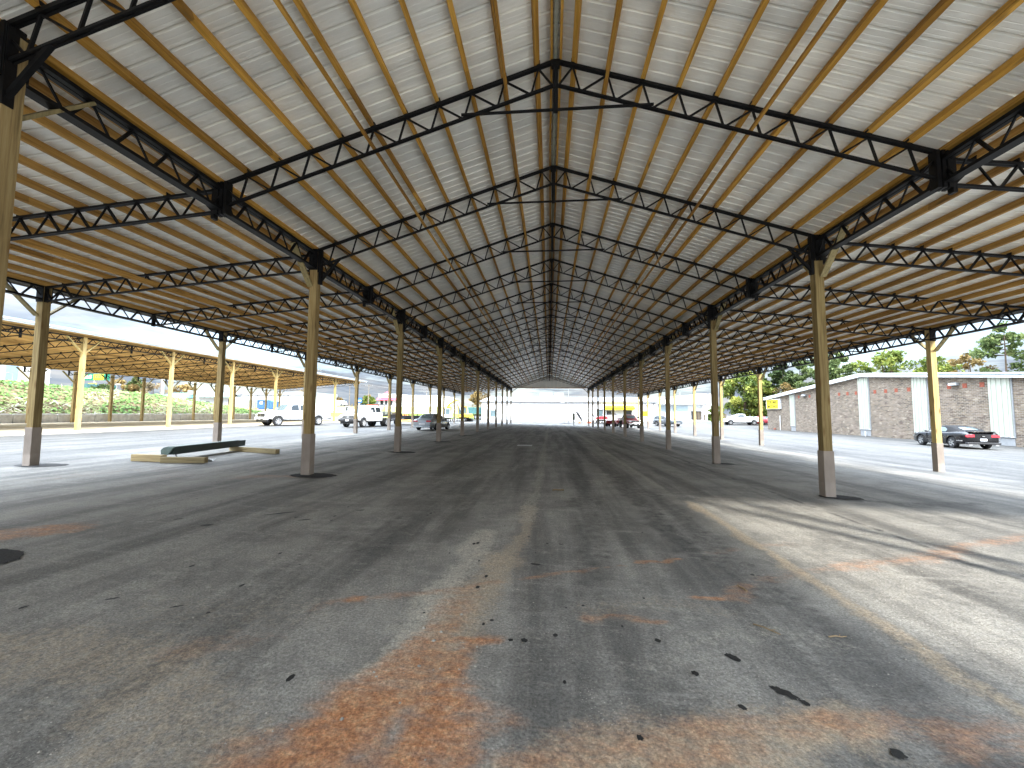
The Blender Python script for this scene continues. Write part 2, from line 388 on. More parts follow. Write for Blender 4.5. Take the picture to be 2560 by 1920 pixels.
CLAY = [([(-1.34,1.6),(-1.08,2.0),(-.96,2.3)],.40,.95), ([(-1.0,2.2),(-.88,2.55),(-.82,2.9)],.34,.70), ([(-.84,2.7),(-.78,3.3),(-.74,3.8)],.28,.45),
        ([(-.72,1.7),(-.64,2.2),(-.60,2.5)],.26,.95), ([(-.60,2.5),(-.57,2.75),(-.54,3.05)],.12,.75), ([(-1.05,1.75),(-.8,1.95)],.2,.55), ([(-.55,1.6),(-.45,2.0),(-.48,2.35)],.26,.8), ([(-.45,2.2),(-.2,2.35)],.16,.45),
        ([(-1.88,3.43),(-1.63,3.63),(-1.31,3.72),(-.88,3.9),(-.47,4.14)],.09,.42), ([(-1.64,3.6),(-1.56,3.64)],.06,1.0), ([(-.3,4.2),(.12,4.47),(.54,4.61),(.8,4.75)],.07,.52), ([(1.0,4.93),(1.11,4.97),(1.25,5.02)],.07,.8), ([(1.38,5.07),(1.5,5.1)],.06,.8),
        ([(.29,3.58),(.62,3.61),(.9,3.53)],.07,.6), ([(-.60,3.11),(-.33,3.16)],.06,.9), ([(1.28,4.08),(1.6,4.10)],.05,.9), ([(1.7,4.12),(1.95,4.45)],.14,.42),
        ([(1.9,5.4),(2.93,5.93),(3.3,6.02)],.10,.3),
        ([(3.2,5.1),(3.5,5.24),(4.31,5.53),(5.45,6.22),(7.5,7.2)],.22,.42), ([(2.2,4.6),(2.7,4.9),(3.3,5.15)],.16,.3),
        ([(-7.2,4.4),(-6.44,4.65),(-6.1,4.9)],.45,.7), ([(-.14,2.05),(.26,2.2),(.68,2.32),(1.23,2.43),(1.84,2.55),(2.4,2.55),(3,2.45)],.26,.45),
        ([(-6.9,9.3),(-6.05,9.5)],.5,.4), ([(-10.6,8.4),(-10,10.2),(-8.5,9.0)],.6,.22), ([(-2.4,2.7),(-2.0,2.9)],.25,.3)]
TAN = [([(-.68,3.2),(-.58,4.09),(-.49,4.76),(-.36,5.4),(-.31,6.6),(-.29,7.5)],.2,.62), ([(-.95,2.4),(-.8,2.7),(-.68,3.3),(-.6,4.0),(-.5,4.8)],.34,.72),
       ([(-.3,1.7),(.3,2.1),(1.0,2.3),(1.6,2.5)],.42,.75), ([(-4.2,2.4),(-3.2,2.6),(-2.38,2.5),(-1.6,1.9)],.6,.5),
       ([(2.74,8.5),(2.70,7.14),(2.68,5.73),(2.66,4.5),(2.68,3.78),(2.64,3.07),(2.64,2.0)],.16,.75), ([(-3,3.2),(-2.0,3.3)],.5,.3),
       ([(.4,3.7),(1.0,3.9),(1.4,3.8)],.3,.35)]
DUST = [([(-1.03,2.6),(-.99,3.39),(-.95,4.02),(-.87,4.83),(-.8,5.8)],.26,.62), ([(-.31,6.5),(-.25,12),(-.2,24),(-.1,50)],.28,.45),
        ([(2.9,9.5),(3.4,7),(3.9,5),(4.0,2)],.9,.22), ([(1.05,3.3),(1.6,3.5),(2.1,3.4)],.3,.35), ([(-1.9,3.4),(-2.6,3.7)],.4,.3),
        ([(4.4,9),(5.2,6),(5.4,3)],1.0,.15), ([(2.4,60),(2.5,20),(2.55,10)],.22,.45), ([(-3,9),(-1.5,11),(-.6,14)],.4,.35),
        ([(-5.9,15.6),(-7.5,15.3),(-8.8,15.6)],.8,.4), ([(.6,2.9),(1.0,3.1)],.3,.3)]
DARK = [([(1.3,1.8),(2.0,2.15),(2.6,2.2)],.3,.8),([(.5,4.4),(.7,8),(.9,14),(1.1,30)],.45,.55), ([(1.75,5.5),(1.77,9),(1.6,16),(1.5,40)],.30,.65), ([(4.98,5),(5.0,7.3),(5.04,10.1),(5.1,20),(5.1,60)],.07,.9),
        ([(-2.2,5),(-2.3,9),(-2.2,16)],.8,.45), ([(2.2,9.5),(2.1,5),(2.2,2.9)],.42,.55), ([(-1.2,5.4),(-1.5,8),(-1.1,14),(-.9,40)],.35,.4),
        ([(3.0,1.6),(2.0,2.0),(1.4,2.15)],.35,.5), ([(6.0,9.6),(7.2,9.3),(8.5,9.6),(10,9.9)],.35,.6), ([(6,16),(7.5,15.6)],.4,.5), ([(3.1,14),(3.3,30),(3.3,60)],.3,.4)]
def lines(spec):
    out = []
    for a,b,st in spec:
        n = max(1,int(round((b-a)/st))); out += [a+(b-a)*i/n for i in range(n)]
    return out
gx = lines([(-400,-100,60),(-100,-45,9),(-45,-14,1.6),(-14,-7,.35),(-7,-4,.1),(-4,4,.07),(4,8,.1),(8,14,.3),(14,32,1.5),(32,100,8),(100,400,60)])+[400]
gy = lines([(-120,-10,10),(-10,1.2,1),(1.2,6,.065),(6,10,.12),(10,18,.3),(18,66,1.2),(66,90,2),(90,900,70)])+[900]
g = MB(); at = {k:[] for k in ('clay','tan','dust','dark','dry')}
def edgen(x, y): return noise.noise(Vector((x*1.3,y*1.3,3.7)))*.5 + noise.noise(Vector((x*4.1,y*3.3,9.1)))*.35 + noise.noise(Vector((x*11,y*10,2.1)))*.2
for y in gy:
    for x in gx:
        z = gz(x,y); near = (-12 < x < 9 and 1 < y < 70)
        d = dict(clay=0,tan=0,dust=0,dark=0)
        if near:
            e = edgen(x,y)
            for key, L_ in (('clay',CLAY),('tan',TAN),('dust',DUST),('dark',DARK)):
                for pts,w,a in L_:
                    s_ = seg(x+e*.16, y+e*.22, pts, w*1.25)
                    if s_ > 0: d[key] = max(d[key], a*min(1,max(0,s_*1.5+e*1.1*(s_<.75)-.25)))
            if y < 8: z += d['clay']*(.010+.012*noise.noise(Vector((x*9,y*9,0)))) + .004*noise.noise(Vector((x*2.2,y*2.2,5)))
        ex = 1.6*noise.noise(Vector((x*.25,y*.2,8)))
        d['dry'] = max(0,min(1,(14.2+ex-abs(x))/2.6))*max(0,min(1,(68+ex-y)/4))  # soft roof-footprint mask for the ground colour that offsets the shade
        for k in d: at[k].append(d[k])
        g.v.append((x,y,z))
nx = len(gx)
for j in range(len(gy)-1):
    for i in range(nx-1): g.f.append([j*nx+i, j*nx+i+1, (j+1)*nx+i+1, (j+1)*nx+i])
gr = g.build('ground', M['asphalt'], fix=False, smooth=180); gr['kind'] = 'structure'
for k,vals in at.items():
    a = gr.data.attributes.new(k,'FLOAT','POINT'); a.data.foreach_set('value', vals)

def sheet_struct(name, mat, xs, ys, zf, lift=.004, **kw):
    m = MB(); m.grid([[(x,y,zf(x,y)+lift) for x in xs] for y in ys]); o = m.build(name, mat, fix=False); o['kind']='structure'; return o
# pale gravel apron in front of and under the left-hand barn
fr = lambda a,b,n: [a+(b-a)*i/n for i in range(n+1)]
sheet_struct('gravel_apron', M['sand'], fr(-41.2,-25.6,8), fr(4,64,20), gz, .006)
# grass and road beyond the lot
def farz(x, y):
    b = gz(x,86)
    return interp(y,[86,88,97,99,112,122,140],[b-.2,b+.1,1.45,1.5,1.55,3.35,3.4])
sheet_struct('grass_verge', M['grass'], fr(-75,-13.2,16), [86,88,90,93,97], farz, .0)
sheet_struct('road', M['road'], fr(-110,-13.2,10), [97,99,105,112], farz, .0)
sheet_struct('grass_bank', M['dry_grass'], fr(-130,-13.2,16), [112,115,118,122], farz, .0)
sheet_struct('far_ground', M['land'], fr(-420,-13.2,10), [122,140,400,880], farz, .0)
sheet_struct('near_kerb_pavement', M['concrete'], fr(-60,-13.4,14), [84.6,86.05], lambda x,y: gz(x,85)+.02, .1)

# loose stones, twigs, tar on the foreground
st = MB()
def pebble(x, y, r):
    z = gz(x,y); n = 5
    a = random.random()*6.3; v = [(x+r*math.cos(a+k*1.257)*random.uniform(.7,1.1), y+r*math.sin(a+k*1.257)*random.uniform(.7,1.1), z+r*.25) for k in range(n)]
    v += [(x+random.uniform(-.2,.2)*r, y, z+r*random.uniform(.7,1.0)), (x,y,z-.002)]
    st.add(v, [(k,(k+1)%n,n) for k in range(n)] + [((k+1)%n,k,n+1) for k in range(n)])
for _ in range(5200):
    if random.random() < .62:
        pts,w,a = random.choice([DUST[0],DUST[0],DUST[0],CLAY[1],CLAY[0],CLAY[2],TAN[1],TAN[4]])
        i = random.randrange(len(pts)-1); t = random.random()
        x = pts[i][0]+(pts[i+1][0]-pts[i][0])*t + random.gauss(0,w*.7); y = pts[i][1]+(pts[i+1][1]-pts[i][1])*t + random.gauss(0,w*.7)
    else:
        y = 1.3 + 11*random.random()**2; x = random.uniform(-1,1)*(y*1.25+.5)
    pebble(x, y, min(.02, random.lognormvariate(-5.55,.5)))
o = st.build('loose_gravel', M['stone'], fix=False); tag(o, 'small pale stones scattered over the dusty asphalt', 'gravel', kind='stuff')
tr = MB()
for x,y,a,b,rot in [(-.17,3.12,.035,.045,.3),(-.27,3.11,.03,.03,0),(.79,3.25,.035,.04,.2),(1.25,3.1,.045,.09,.6),(.93,2.88,.035,.045,0),(1.4,2.76,.05,.12,.8),(1.47,2.68,.03,.05,.5),
                (1.09,2.59,.025,.04,.5),(1.71,2.34,.05,.05,.4),(-.14,4.65,.04,.1,1.4),(2.12,4.71,.03,.03,0),(-2.97,3.23,.02,.08,-1),(-3.59,3.28,.02,.08,-1),(-4.09,3.05,.03,.05,0),
                (-4.07,6.17,.05,.35,-.9),(-3.5,5.9,.04,.15,-1),(-3.7,6.0,.03,.06,0),(.46,2.29,.025,.03,0),(.15,5.4,.02,.05,1),(-3.0,6.6,.04,.1,-1),(-4.6,5.4,.05,.12,-1),(-5.2,5.6,.04,.09,-1)]:
    n = 40; ph = random.random()*6; a *= .62; b *= .62; wob = [1+.42*noise.noise(Vector((2.2*math.cos(6.2832*k/40)+ph*3, 2.2*math.sin(6.2832*k/40), ph))) for k in range(40)]
    tr.add([(x+wob[k]*(math.cos(rot)*a*math.cos(t)-math.sin(rot)*b*math.sin(t)), y+wob[k]*(math.sin(rot)*a*math.cos(t)+math.cos(rot)*b*math.sin(t)), gz(x,y)+.007) for k,t in [(k,6.2832*k/n) for k in range(n)]], [list(range(n))])
for _ in range(50):
    y = random.uniform(2.4,8.5); x = random.uniform(-6.5,1.5)*y/7; a = random.uniform(.008,.022); b = a*random.uniform(.8,2.2); n = 7
    tr.add([(x+a*math.cos(6.283*k/n), y+b*math.sin(6.283*k/n), gz(x,y)+.007) for k in range(n)], [list(range(n))])
o = tr.build('tar_spots', M['tar'], fix=False); o['kind']='structure'
for i,(x,y,r) in enumerate([(-5.62,9.72,.55),(-5.6,15.8,.55),(-5.6,21.9,.5),(-5.6,28,.5),(-5.6,34.1,.5),(-5.5,40.2,.5),(-13.1,9.9,.6),(6.25,9.75,.42),(6.25,15.85,.4),(-5.85,3.85,.48)]):
    n = 80; ph = random.random()*6; m = MB(); wob = [1+.16*noise.noise(Vector((1.6*math.cos(6.2832*k/n)+ph, 1.6*math.sin(6.2832*k/n), 1)))+.10*noise.noise(Vector((7*math.cos(6.2832*k/n)+ph, 7*math.sin(6.2832*k/n), 2))) for k in range(n)]
    m.add([(x+r*wob[k]*math.cos(6.2832*k/n), y+r*.62*wob[k]*math.sin(6.2832*k/n), gz(x+r*wob[k]*math.cos(6.2832*k/n),y)+.009) for k in range(n)], [list(range(n))])
    # a low rim of hot-mix around the post
    q = m.build('asphalt_patch', M['patch'], fix=False); q['kind']='structure'
for (x,y,l,rot,lab,nm,cat) in [(1.85,4.33,.14,1.75,'short thick brown stick standing out right of centre on the asphalt','dry_stick','stick'),(1.68,3.53,.2,-.9,'thin dark twig lying behind the long tar spot','dry_twig','twig'),
                         (2.17,3.49,.13,.05,'pale straw-like twig lying flat near the light patch','dry_straw','twig')]:
    m = MB(); c,s_ = math.cos(rot)*l/2, math.sin(rot)*l/2; z = gz(x,y)
    m.tube([(x-c,y-s_,z+.008),(x-c*.2,y-s_*.3,z+.016),(x+c*.4,y+s_*.2,z+.010),(x+c,y+s_,z+.014)], .011 if 'stick' in nm else .006, 6, .004)
    m.tube([(x+c*.2,y+s_*.2,z+.012),(x+c*.5-s_*.3,y+s_*.5+c*.3,z+.02)], .004, 5, .002)
    tag(m.build(nm, M['twig']), lab, cat)
m = MB(); x,y = .2,9.07; z = gz(x,y)
m.grid([[(x-.12+.06*i, y-.07+.05*j, z+.012+.022*abs(math.sin(i*1.3+j))) for i in range(5)] for j in range(4)])
tag(m.build('fallen_leaf', M['twig'], fix=False), 'curled dry brown leaf lying alone in the middle of the aisle', 'leaf')
m = MB(); x,y = -1.2,21.26; z = gz(x,y)
m.grid([[(x-.38+.25*i, y-.45+.3*j, z+.01+.012*((i*j)%3)) for i in range(4)] for j in range(4)])
tag(m.build('paper_sheet', M['paper'], fix=False), 'white sheet of paper lying flat on the aisle far ahead', 'paper')

# ------------------------------------------------------------------ the long open pavilion
YN, YF = 3.73, 64.69           # wing near end, far end
XL, XR, XC = -5.83, 6.04, .108
XLO, XRO = -13.32, 13.45
TS = 3.048
pav = thing('market_pavilion', 'long open timber pavilion with black steel trusses, overhead and down both sides', 'pavilion', (XC, YN, -.1))
PO = Vector((XC, YN, -.1))
ztop = lambda d: 7.495 - .3255*d
DK = [.29+.573*k for k in range(10)]
def steel(m, p, q, w=.03, h=.03): m.bar(p, q, w, h, (0,1,0))
def main_truss(post):
    m = MB()
    for s in (-1,1):
        X = lambda d: s*d
        for yy in (-.02,.02):   # a pair of angles makes each chord
            m.bar((X(.02),yy,ztop(.02)-.028),(X(5.93),yy,ztop(5.93)-.028),.05,.03,(0,1,0))
            m.bar((X(.03),yy,ztop(.03)-.45),(X(5.78),yy,ztop(5.78)-.45),.032,.022,(0,1,0))
        for k in range(11):
            d = DK[k] if k < 10 else 5.88
            dn = DK[k-1] if k else -.02
            db = dn+.135 if k else .035
            if k: steel(m,(X(dn),0,ztop(dn)-.05),(X(db-.018),0,ztop(db)-.44),.026,.032)
            steel(m,(X(d),0,ztop(d)-.05),(X(db+.02),0,ztop(db)-.44),.026,.03)
            if k < 10: m.box(X(d)-.03,-.045,ztop(d)-.01,X(d)+.03,.045,ztop(d)+.07)     # purlin clip
        for dd in (5.80,5.88,5.96):
            m.box(X(dd)-.028,-.07,4.98,X(dd)+.028,.07,5.58-(dd-5.8)*.1)
        if post:
            m.bar((X(5.30),0,ztop(5.30)-.45),(X(5.80),0,4.74),.05,.05,(0,1,0))
            m.box(X(5.78)-.03,-.05,4.68,X(5.78)+.03,.05,5.55)
    return m
def king(): return MB().box(-.04,-.035,6.57,.04,.035,7.47).box(-.075,-.04,7.36,.075,.04,7.48)
def tie():
    m = MB(); m.bar((-1.60,-.03,6.585),(1.60,-.03,6.585),.03,.038,(0,0,1)); return m
def addpart(o, name, loc): 
    o.location = Vector(loc)-PO
proto = {}
for k in range(-4,20):
    y = 6.742+TS*k; post = (k % 2 == 1)
    key = ('t',post)
    if key not in proto:
        t = main_truss(post).build('roof_truss', M['steel'], pav, local=True)
        kp = king().build('king_post', M['steel'], t, local=True); tb = tie().build('tie_bar', M['steel'], t, local=True)
        proto[key] = t; WP[t.name] = Vector((0,0,0))
    else: t = dup(proto[key])
    t.location = Vector((XC,y,0))-PO
# wing trusses
def wing_truss(L, z0, slope, s, overl):
    m = MB(); zt = lambda d: z0 - slope*d; X = lambda d: s*d
    for yy in (-.022,.022):
        m.bar((X(.08),yy,zt(.08)-.025),(X(L),yy,zt(L)-.025),.045,.034,(0,1,0)); m.bar((X(.1),yy,zt(.1)-.42),(X(L-.05),yy,zt(L-.05)-.40),.034,.03,(0,1,0))
    n = 12; st_ = (L-.45)/n
    for k in range(n+1):
        d = .45+st_*k
        if k < n:
            steel(m,(X(d),0,zt(d)-.04),(X(d+st_*.5-.03),0,zt(d+st_*.5)-.41),.024,.026)
            steel(m,(X(d+st_),0,zt(d+st_)-.04),(X(d+st_*.5+.03),0,zt(d+st_*.5)-.41),.03,.05)
        m.box(X(d)-.03,-.045,zt(d)-.01,X(d)+.03,.045,zt(d)+.06)
    steel(m,(X(.45),0,zt(.45)-.04),(X(.12),0,zt(.1)-.41),.03,.05)
    m.box(X(.1)-.03,-.05,zt(.1)-.55,X(.1)+.03,.05,zt(.1)); m.box(X(L-.06)-.03,-.05,zt(L)-.42,X(L-.06)+.03,.05,zt(L))
    return m, [.45+st_*k for k in range(n+1)]
WL = (XL-XLO, 5.47, .0935); WR = (XRO-XR, 5.47, .118)
for s,(L,z0,sl),x0 in ((-1,WL,XL),(1,WR,XR)):
    mm, DW = wing_truss(L, z0, sl, s, 0); p = None
    for k in range(-4 if s < 0 else -1,20):
        y = 6.742+TS*k
        if p is None: p = o = mm.build('wing_truss', M['steel'], pav, local=True)
        else: o = dup(p)
        o.location = Vector((x0,y,0))-PO
# girders: one per bay between posts
def girder(zt, zb, h=6.04):
    m = MB()
    for xx in (-.045,.045):
        m.box(xx-.035,.0,zt-.055,xx+.035,h,zt)
    m.box(-.075,0,zb,.075,h,zb+.012); m.box(-.075,0,zb+.012,-.062,h,zb+.05); m.box(.062,0,zb+.012,.075,h,zb+.05)
    n = 11; st_ = h/n
    for k in range(n):
        y0 = st_*k+.28
        m.bar((0,y0,zt-.05),(0,y0-.23,zb+.02),.03,.055,(1,0,0)); 
        m.bar((.0,y0+.03,zt-.05),(0,min(h,y0+.30),zb+.02),.024,.022,(1,0,0))
    return m
for x0,zt,zb in ((XL,5.48,5.06),(XR,5.48,5.06),(XLO,4.78,4.40),(XRO,4.60,4.20)):
    p = None
    for k in range(-2 if x0 != XRO else 0, 10):
        y = YN+6.096*k+.03
        if p is None: p = o = girder(zt,zb).build('girder', M['steel'], pav, local=True)
        else: o = dup(p)
        o.location = Vector((x0,y,0))-PO
# purlins
def purlin(x, z, w, h, y0, y1, name='purlin', mat='purlin', slope=0):
    m = MB(); a = math.atan(slope); ca, sa = math.cos(a), math.sin(a)
    n = max(1,int((y1-y0)/3.05)); pts = []
    rows = []
    for i in range(n+1):
        y = y0+(y1-y0)*i/n; j = random.uniform(-.012,.012)
        q = [(-w/2,0),(w/2,0),(w/2,h),(-w/2,h)]
        rows.append([(x+j+qa*ca-qb*sa, y, z+qa*sa+qb*ca) for qa,qb in q])
    m.grid(rows, True); m.f.append([0,1,2,3]); m.f.append([len(m.v)-4+i for i in (3,2,1,0)])
    return m.build(name, M[mat], pav)
Y0M = -5.75
for s in (-1,1):
    for d in DK + [5.95]:
        purlin(XC+s*d+.0, ztop(d)+.0, .072, .12, Y0M, YF+.35, 'purlin', 'purlin', -s*.3255)
    purlin(XC+s*.075, ztop(.075)+.01, .04, .16, Y0M, YF+.35, 'ridge_purlin', 'purlin')
    for d in (.80,3.12):
        purlin(XC+s*d, ztop(d)-.43, .04, .10, Y0M, YF, 'bracing_board', 'purlin', -s*.3255)
for s,(L,z0,sl),x0 in ((-1,WL,XL),(1,WR,XR)):
    for d in [.14]+DW+[L+.12]:
        purlin(x0+s*d, z0-sl*d-.0,   .046, .125, (Y0M if s < 0 else YN-.35), YF+.35, 'purlin', 'purlin_w', -s*sl)
    for d in (4.25,):
        purlin(x0+s*d, z0-sl*d-.385, .042, .13, YN-.1, YF, 'bracing_board', 'purlin_w', -s*sl)
# ribbed sheets
def ribbed(x0, z0, x1, z1, ya, yb, per=.2286):
    prof = []; y = ya
    while y < yb:
        prof += [(y,0),(y+per*.30,0),(y+per*.33,.003),(y+per*.37,0),(y+per*.60,0),(y+per*.63,.003),(y+per*.67,0),(y+per*.80,0),(y+per*.86,.042),(y+per*.94,.042)]; y += per
    m = MB(); rows = []
    for t in (0,.33,.66,1):
        rows.append([(x0+(x1-x0)*t, yy, z0+(z1-z0)*t+dz) for yy,dz in prof])
    m.grid(rows); return m
for s in (-1,1):
    zz = lambda d: ztop(d)+.135
    ribbed(XC+s*.03, zz(.03), XC+s*6.12, zz(6.12), Y0M-.15, YF+.45).build('roof_sheet', M['sheet'], pav, fix=False)
for s,(L,z0,sl),x0 in ((-1,WL,XL),(1,WR,XR)):
    zz = lambda d: z0-sl*d+.13
    ribbed(x0+s*.02, zz(.02), x0+s*(L+.30), zz(L+.30), (Y0M-.15 if s < 0 else YN-.45), YF+.45).build('roof_sheet', M['sheet'], pav, fix=False)
    MB().box(x0+s*(L+.30)-.012, (Y0M-.15 if s < 0 else YN-.45), zz(L+.3)-.15, x0+s*(L+.30)+.012, YF+.45, zz(L+.3)+.03).build('eave_trim', M['grey_trim'], pav)
cap = MB(); cap.grid([[(XC+dx, y, 7.68-abs(dx)*.3255) for dx in (-.22,0,.22)] for y in (Y0M-.15,YF+.45)]); cap.build('ridge_cap', M['sheet'], pav, fix=False)
MB().box(XC-.03,Y0M,7.56,XC+.03,YF+.3,7.60).build('ridge_strip', M['pale_panel'], pav)
# far gable: ribbed cladding above the opening
gp = MB(); n = 60
for i in range(n):
    xa = XC-5.85+11.7*i/n; xb = XC-5.85+11.7*(i+1)/n
    za = ztop(abs(xa-XC))+.1; zb_ = ztop(abs(xb-XC))+.1; y = YF+.30+(.02 if i%3==0 else 0)
    gp.add([(xa,y,5.5),(xb,y,5.5),(xb,y,zb_),(xa,y,za),(xa,y+.01,5.5),(xb,y+.01,5.5),(xb,y+.01,zb_),(xa,y+.01,za)],[(0,1,2,3),(7,6,5,4),(0,4,5,1),(2,6,7,3)])
gp.build('gable_cladding', M['sheet'], pav)
MB().box(XC-5.85,YF+.2,5.44,XC+5.85,YF+.28,5.53).build('gable_beam', M['purlin'], pav)
# posts
def post_set(x0, zg, zt, inner, side, new):
    """a post with sleeve, two knee braces and its steel bracket; origin on the ground"""
    hw = .094; h = zt-zg
    m = MB().box(-hw,-hw,-.05,hw,hw,h)
    p = m.build('post', M['post_new' if new else 'post'], pav, local=True, bevel=.008)
    s = MB(); e = .107
    s.box(-e,-e,-.04,e,e,.985)
    for z in (.17,.30): s.box(-e-.004,-e-.004,z,e+.004,e+.004,z+.012)
    for k in range(9): 
        a = -e+.024*k+.01; s.box(a,-e-.003,.31,a+.008,-e,.98); s.box(side*-e-(.003 if side>0 else 0),a,.31,side*-e+(.003 if side<0 else 0),a+.008,.98)
    s.build('post_sleeve', M['sleeve'], p, local=True)
    zb = (4.62-zg) if inner else (zt-.78-zg); zk = (5.42-zg) if inner else (zt-.06-zg)
    for sy in (-1,1):
        b = MB(); b.bar((side*.075,sy*(hw-.01),zb),(side*.075,sy*(hw+.76),zk),.04,.135,(1,0,0)); b.build('knee_brace', M['brace'], p, local=True)
    k = MB()
    if inner:
        z0 = 5.03-zg
        for sy in (-1,1): k.box(-.10,sy*(hw+.002)-(.014 if sy<0 else 0),z0,.10,sy*(hw+.002)+(.014 if sy>0 else 0),5.56-zg)
        k.box(-.11,-.05,5.5-zg,.11,.05,5.57-zg)
        for zz in (.1,.25,.4): 
            for xx in (-.05,.05): k.lathe([(.014,0),(.014,.02)],6,(xx,-hw-.03,z0+zz),'Y')
    else:
        for sy in (-1,1): k.box(-.10,sy*(hw+.002)-(.014 if sy<0 else 0),zt-.42-zg,.10,sy*(hw+.002)+(.014 if sy>0 else 0),zt+.02-zg)
    k.build('steel_bracket', M['steel'], p, local=True)
    return p
for x0,zt,inner,side,new in ((XL,5.50,True,-1,False),(XR,5.50,True,1,False),(XLO,4.77,False,-1,False),(XRO,4.58,False,1,True)):
    p = None
    for k in range(-1 if x0 != XRO else 0, 11):
        y = YN+6.096*k
        zg = gz(x0, 30)
        if p is None: p = o = post_set(x0, zg, zt, inner, side, new)
        else: o = dup(p)
        o.location = Vector((x0+(.07 if (k==0 and x0==XL) else 0),y,zg))-PO
        o.rotation_euler = (random.uniform(-.004,.004), random.uniform(-.004,.004), 0)
o = dup(p); o.location = Vector((6.75,YN,-.25))-PO  # extra post out of view, added to cast the second shadow stripe
# pale cross braces at the far corners
for s in (-1,1):
    MB().bar((XC+s*5.85,YF-.1,4.85),(XC+s*4.95,YF-.1,5.46),.06,.14,(0,1,0)).build('corner_brace', M['brace'], pav)
# ------------------------------------------------------------------ left-hand barn (second open shed)
BX0, BX1 = -28.4, -41.0
barn = thing('open_shed', 'lower open timber shed with yellow Y-braced posts, across the lot on the left', 'shed', (BX0, 30, gz(BX0,30)))
BO = Vector(barn.location)
SB = (6.02-4.92)/12.6
def shed_post(x, zt, new):
    zg = gz(x,30); h = zt-zg
    p = MB().box(-.1,-.1,-.05,.1,.1,h).build('post', M['post_new' if new else 'post'], barn, local=True)
    for sy in (-1,1):
        MB().bar((0,sy*.09,h-.95),(0,sy*1.0,h-.02),.05,.15,(1,0,0)).build('knee_brace', M['brace_new' if new else 'brace'], p, local=True)
    return p
def place(o, x, y, z): o.location = Vector((x,y,z))-BO
p = None
for k in range(-3,7):
    if p is None: p = o = shed_post(BX0, 5.98, True)
    else: o = dup(p)
    place(o, BX0, 23.11+6.1*k, gz(BX0,30))
p = None
for k in range(-7,10):
    if p is None: p = o = shed_post(BX1, 4.85, False)
    else: o = dup(p)
    place(o, BX1, 32.92+3.1*k, gz(BX1,30))
mm, DB = wing_truss(12.5, 5.98, SB, -1, 0); p = None
for k in range(-7,14):
    if p is None: p = o = mm.build('shed_truss', M['steel'], barn, local=True)
    else: o = dup(p)
    place(o, BX0, 20.06+3.05*k, 0)
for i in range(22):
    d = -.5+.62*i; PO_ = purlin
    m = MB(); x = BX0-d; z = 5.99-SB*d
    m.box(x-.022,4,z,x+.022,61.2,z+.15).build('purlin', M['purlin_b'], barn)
ribbed(BX0+.75, 6.02+.15+SB*.75, BX1-.4, 4.92+.13-SB*.4, 3.6, 61.6, .3).build('roof_sheet', M['sheet'], barn, fix=False)
MB().box(BX0+.75,3.6,6.07,BX0+.78,61.6,6.27).build('eave_trim', M['white_trim'], barn)
MB().box(BX0+.78,3.6,6.17,BX0+.88,61.6,6.27).build('eave_gutter', M['bluegrey_trim'], barn)
g_ = MB()
for y0 in range(9): g_.add(girder(5.97,5.6,6.0).v and [(BX0+v[0], 5+6.1*y0+v[1], v[2]) for v in girder(5.97,5.6,6.0).v], girder(5.97,5.6,6.0).f)
g_.build('eave_girder', M['steel'], barn)

# ------------------------------------------------------------------ concrete block wall, bank, ivy
wall = thing('concrete_block_wall', 'low retaining wall of big grey concrete blocks at the foot of the ivy bank', 'wall', (-41.7, 40, gz(-41.7,40)))
y = 14.0
while y < 66:
    l = random.uniform(1.46,1.56); z = gz(-41.7,y)
    b = MB().box(-42.1+random.uniform(-.03,.03), y+.02, z-.05, -41.35+random.uniform(-.03,.03), y+l-.02, z+.74+random.uniform(-.015,.015))
    b.build('block', M['concrete'], wall, bevel=.04); y += l
CY = [10,33,39,47,54,59,62,66,75]; CZ = [4.1,3.8,3.5,3.2,2.4,2.0,1.55,1.3,1.2]
def bankz(x, y):
    c = interp(y, CY, CZ); t = min(1,max(0,(-42.05-x)/4.0)); return 1.1 + (c-1.1)*(t**.8) + .12*noise.noise(Vector((x*.7,y*.5,1)))*t
m = MB(); m.grid([[(x,y,bankz(x,y)) for x in fr(-41.9,-47,10)+[-49,-54,-70,-95]] for y in fr(8,76,50)])
o = m.build('embankment', M['earth'], fix=False, smooth=180); o['kind']='structure'
M['ivy'] = leafmat('ivy_leaves', [(0,(.04,.08,.02)),(.35,(.10,.19,.04)),(.6,(.19,.28,.07)),(.75,(.28,.27,.13)),(.9,(.36,.31,.21)),(1,(.55,.52,.42))], .15)
iv = MB()
for _ in range(15000):
    y = random.uniform(12,74); x = -41.9-random.random()**1.3*5.6
    t = (-42.05-x)/4; z = bankz(x,y)+random.uniform(0,.28)
    brown = noise.noise(Vector((x*.5,y*.28,4)))-.30*t+.1
    tint = min(1,max(0,random.gauss(.68+.2*brown if brown > .0 else .36,.15)))
    s_ = random.uniform(.08,.2); a = random.random()*6.3; n_ = Vector((random.gauss(.5,.4),random.gauss(0,.5),1)).normalized()
    u_ = n_.orthogonal().normalized(); v_ = n_.cross(u_); uu = u_*math.cos(a)+v_*math.sin(a); vv = n_.cross(uu); c = Vector((x,y,z))
    l = 1 if tint < .66 else 2.2
    iv.add([c-uu*s_*l, c-vv*s_*.6/l, c+uu*s_*l, c+vv*s_*.6/l], [(0,1,2,3)], tint)
o = iv.build('ivy_cover', M['ivy'], fix=False); tag(o, 'tangled ivy and dead vines covering the bank above the block wall', 'ground cover', kind='stuff')

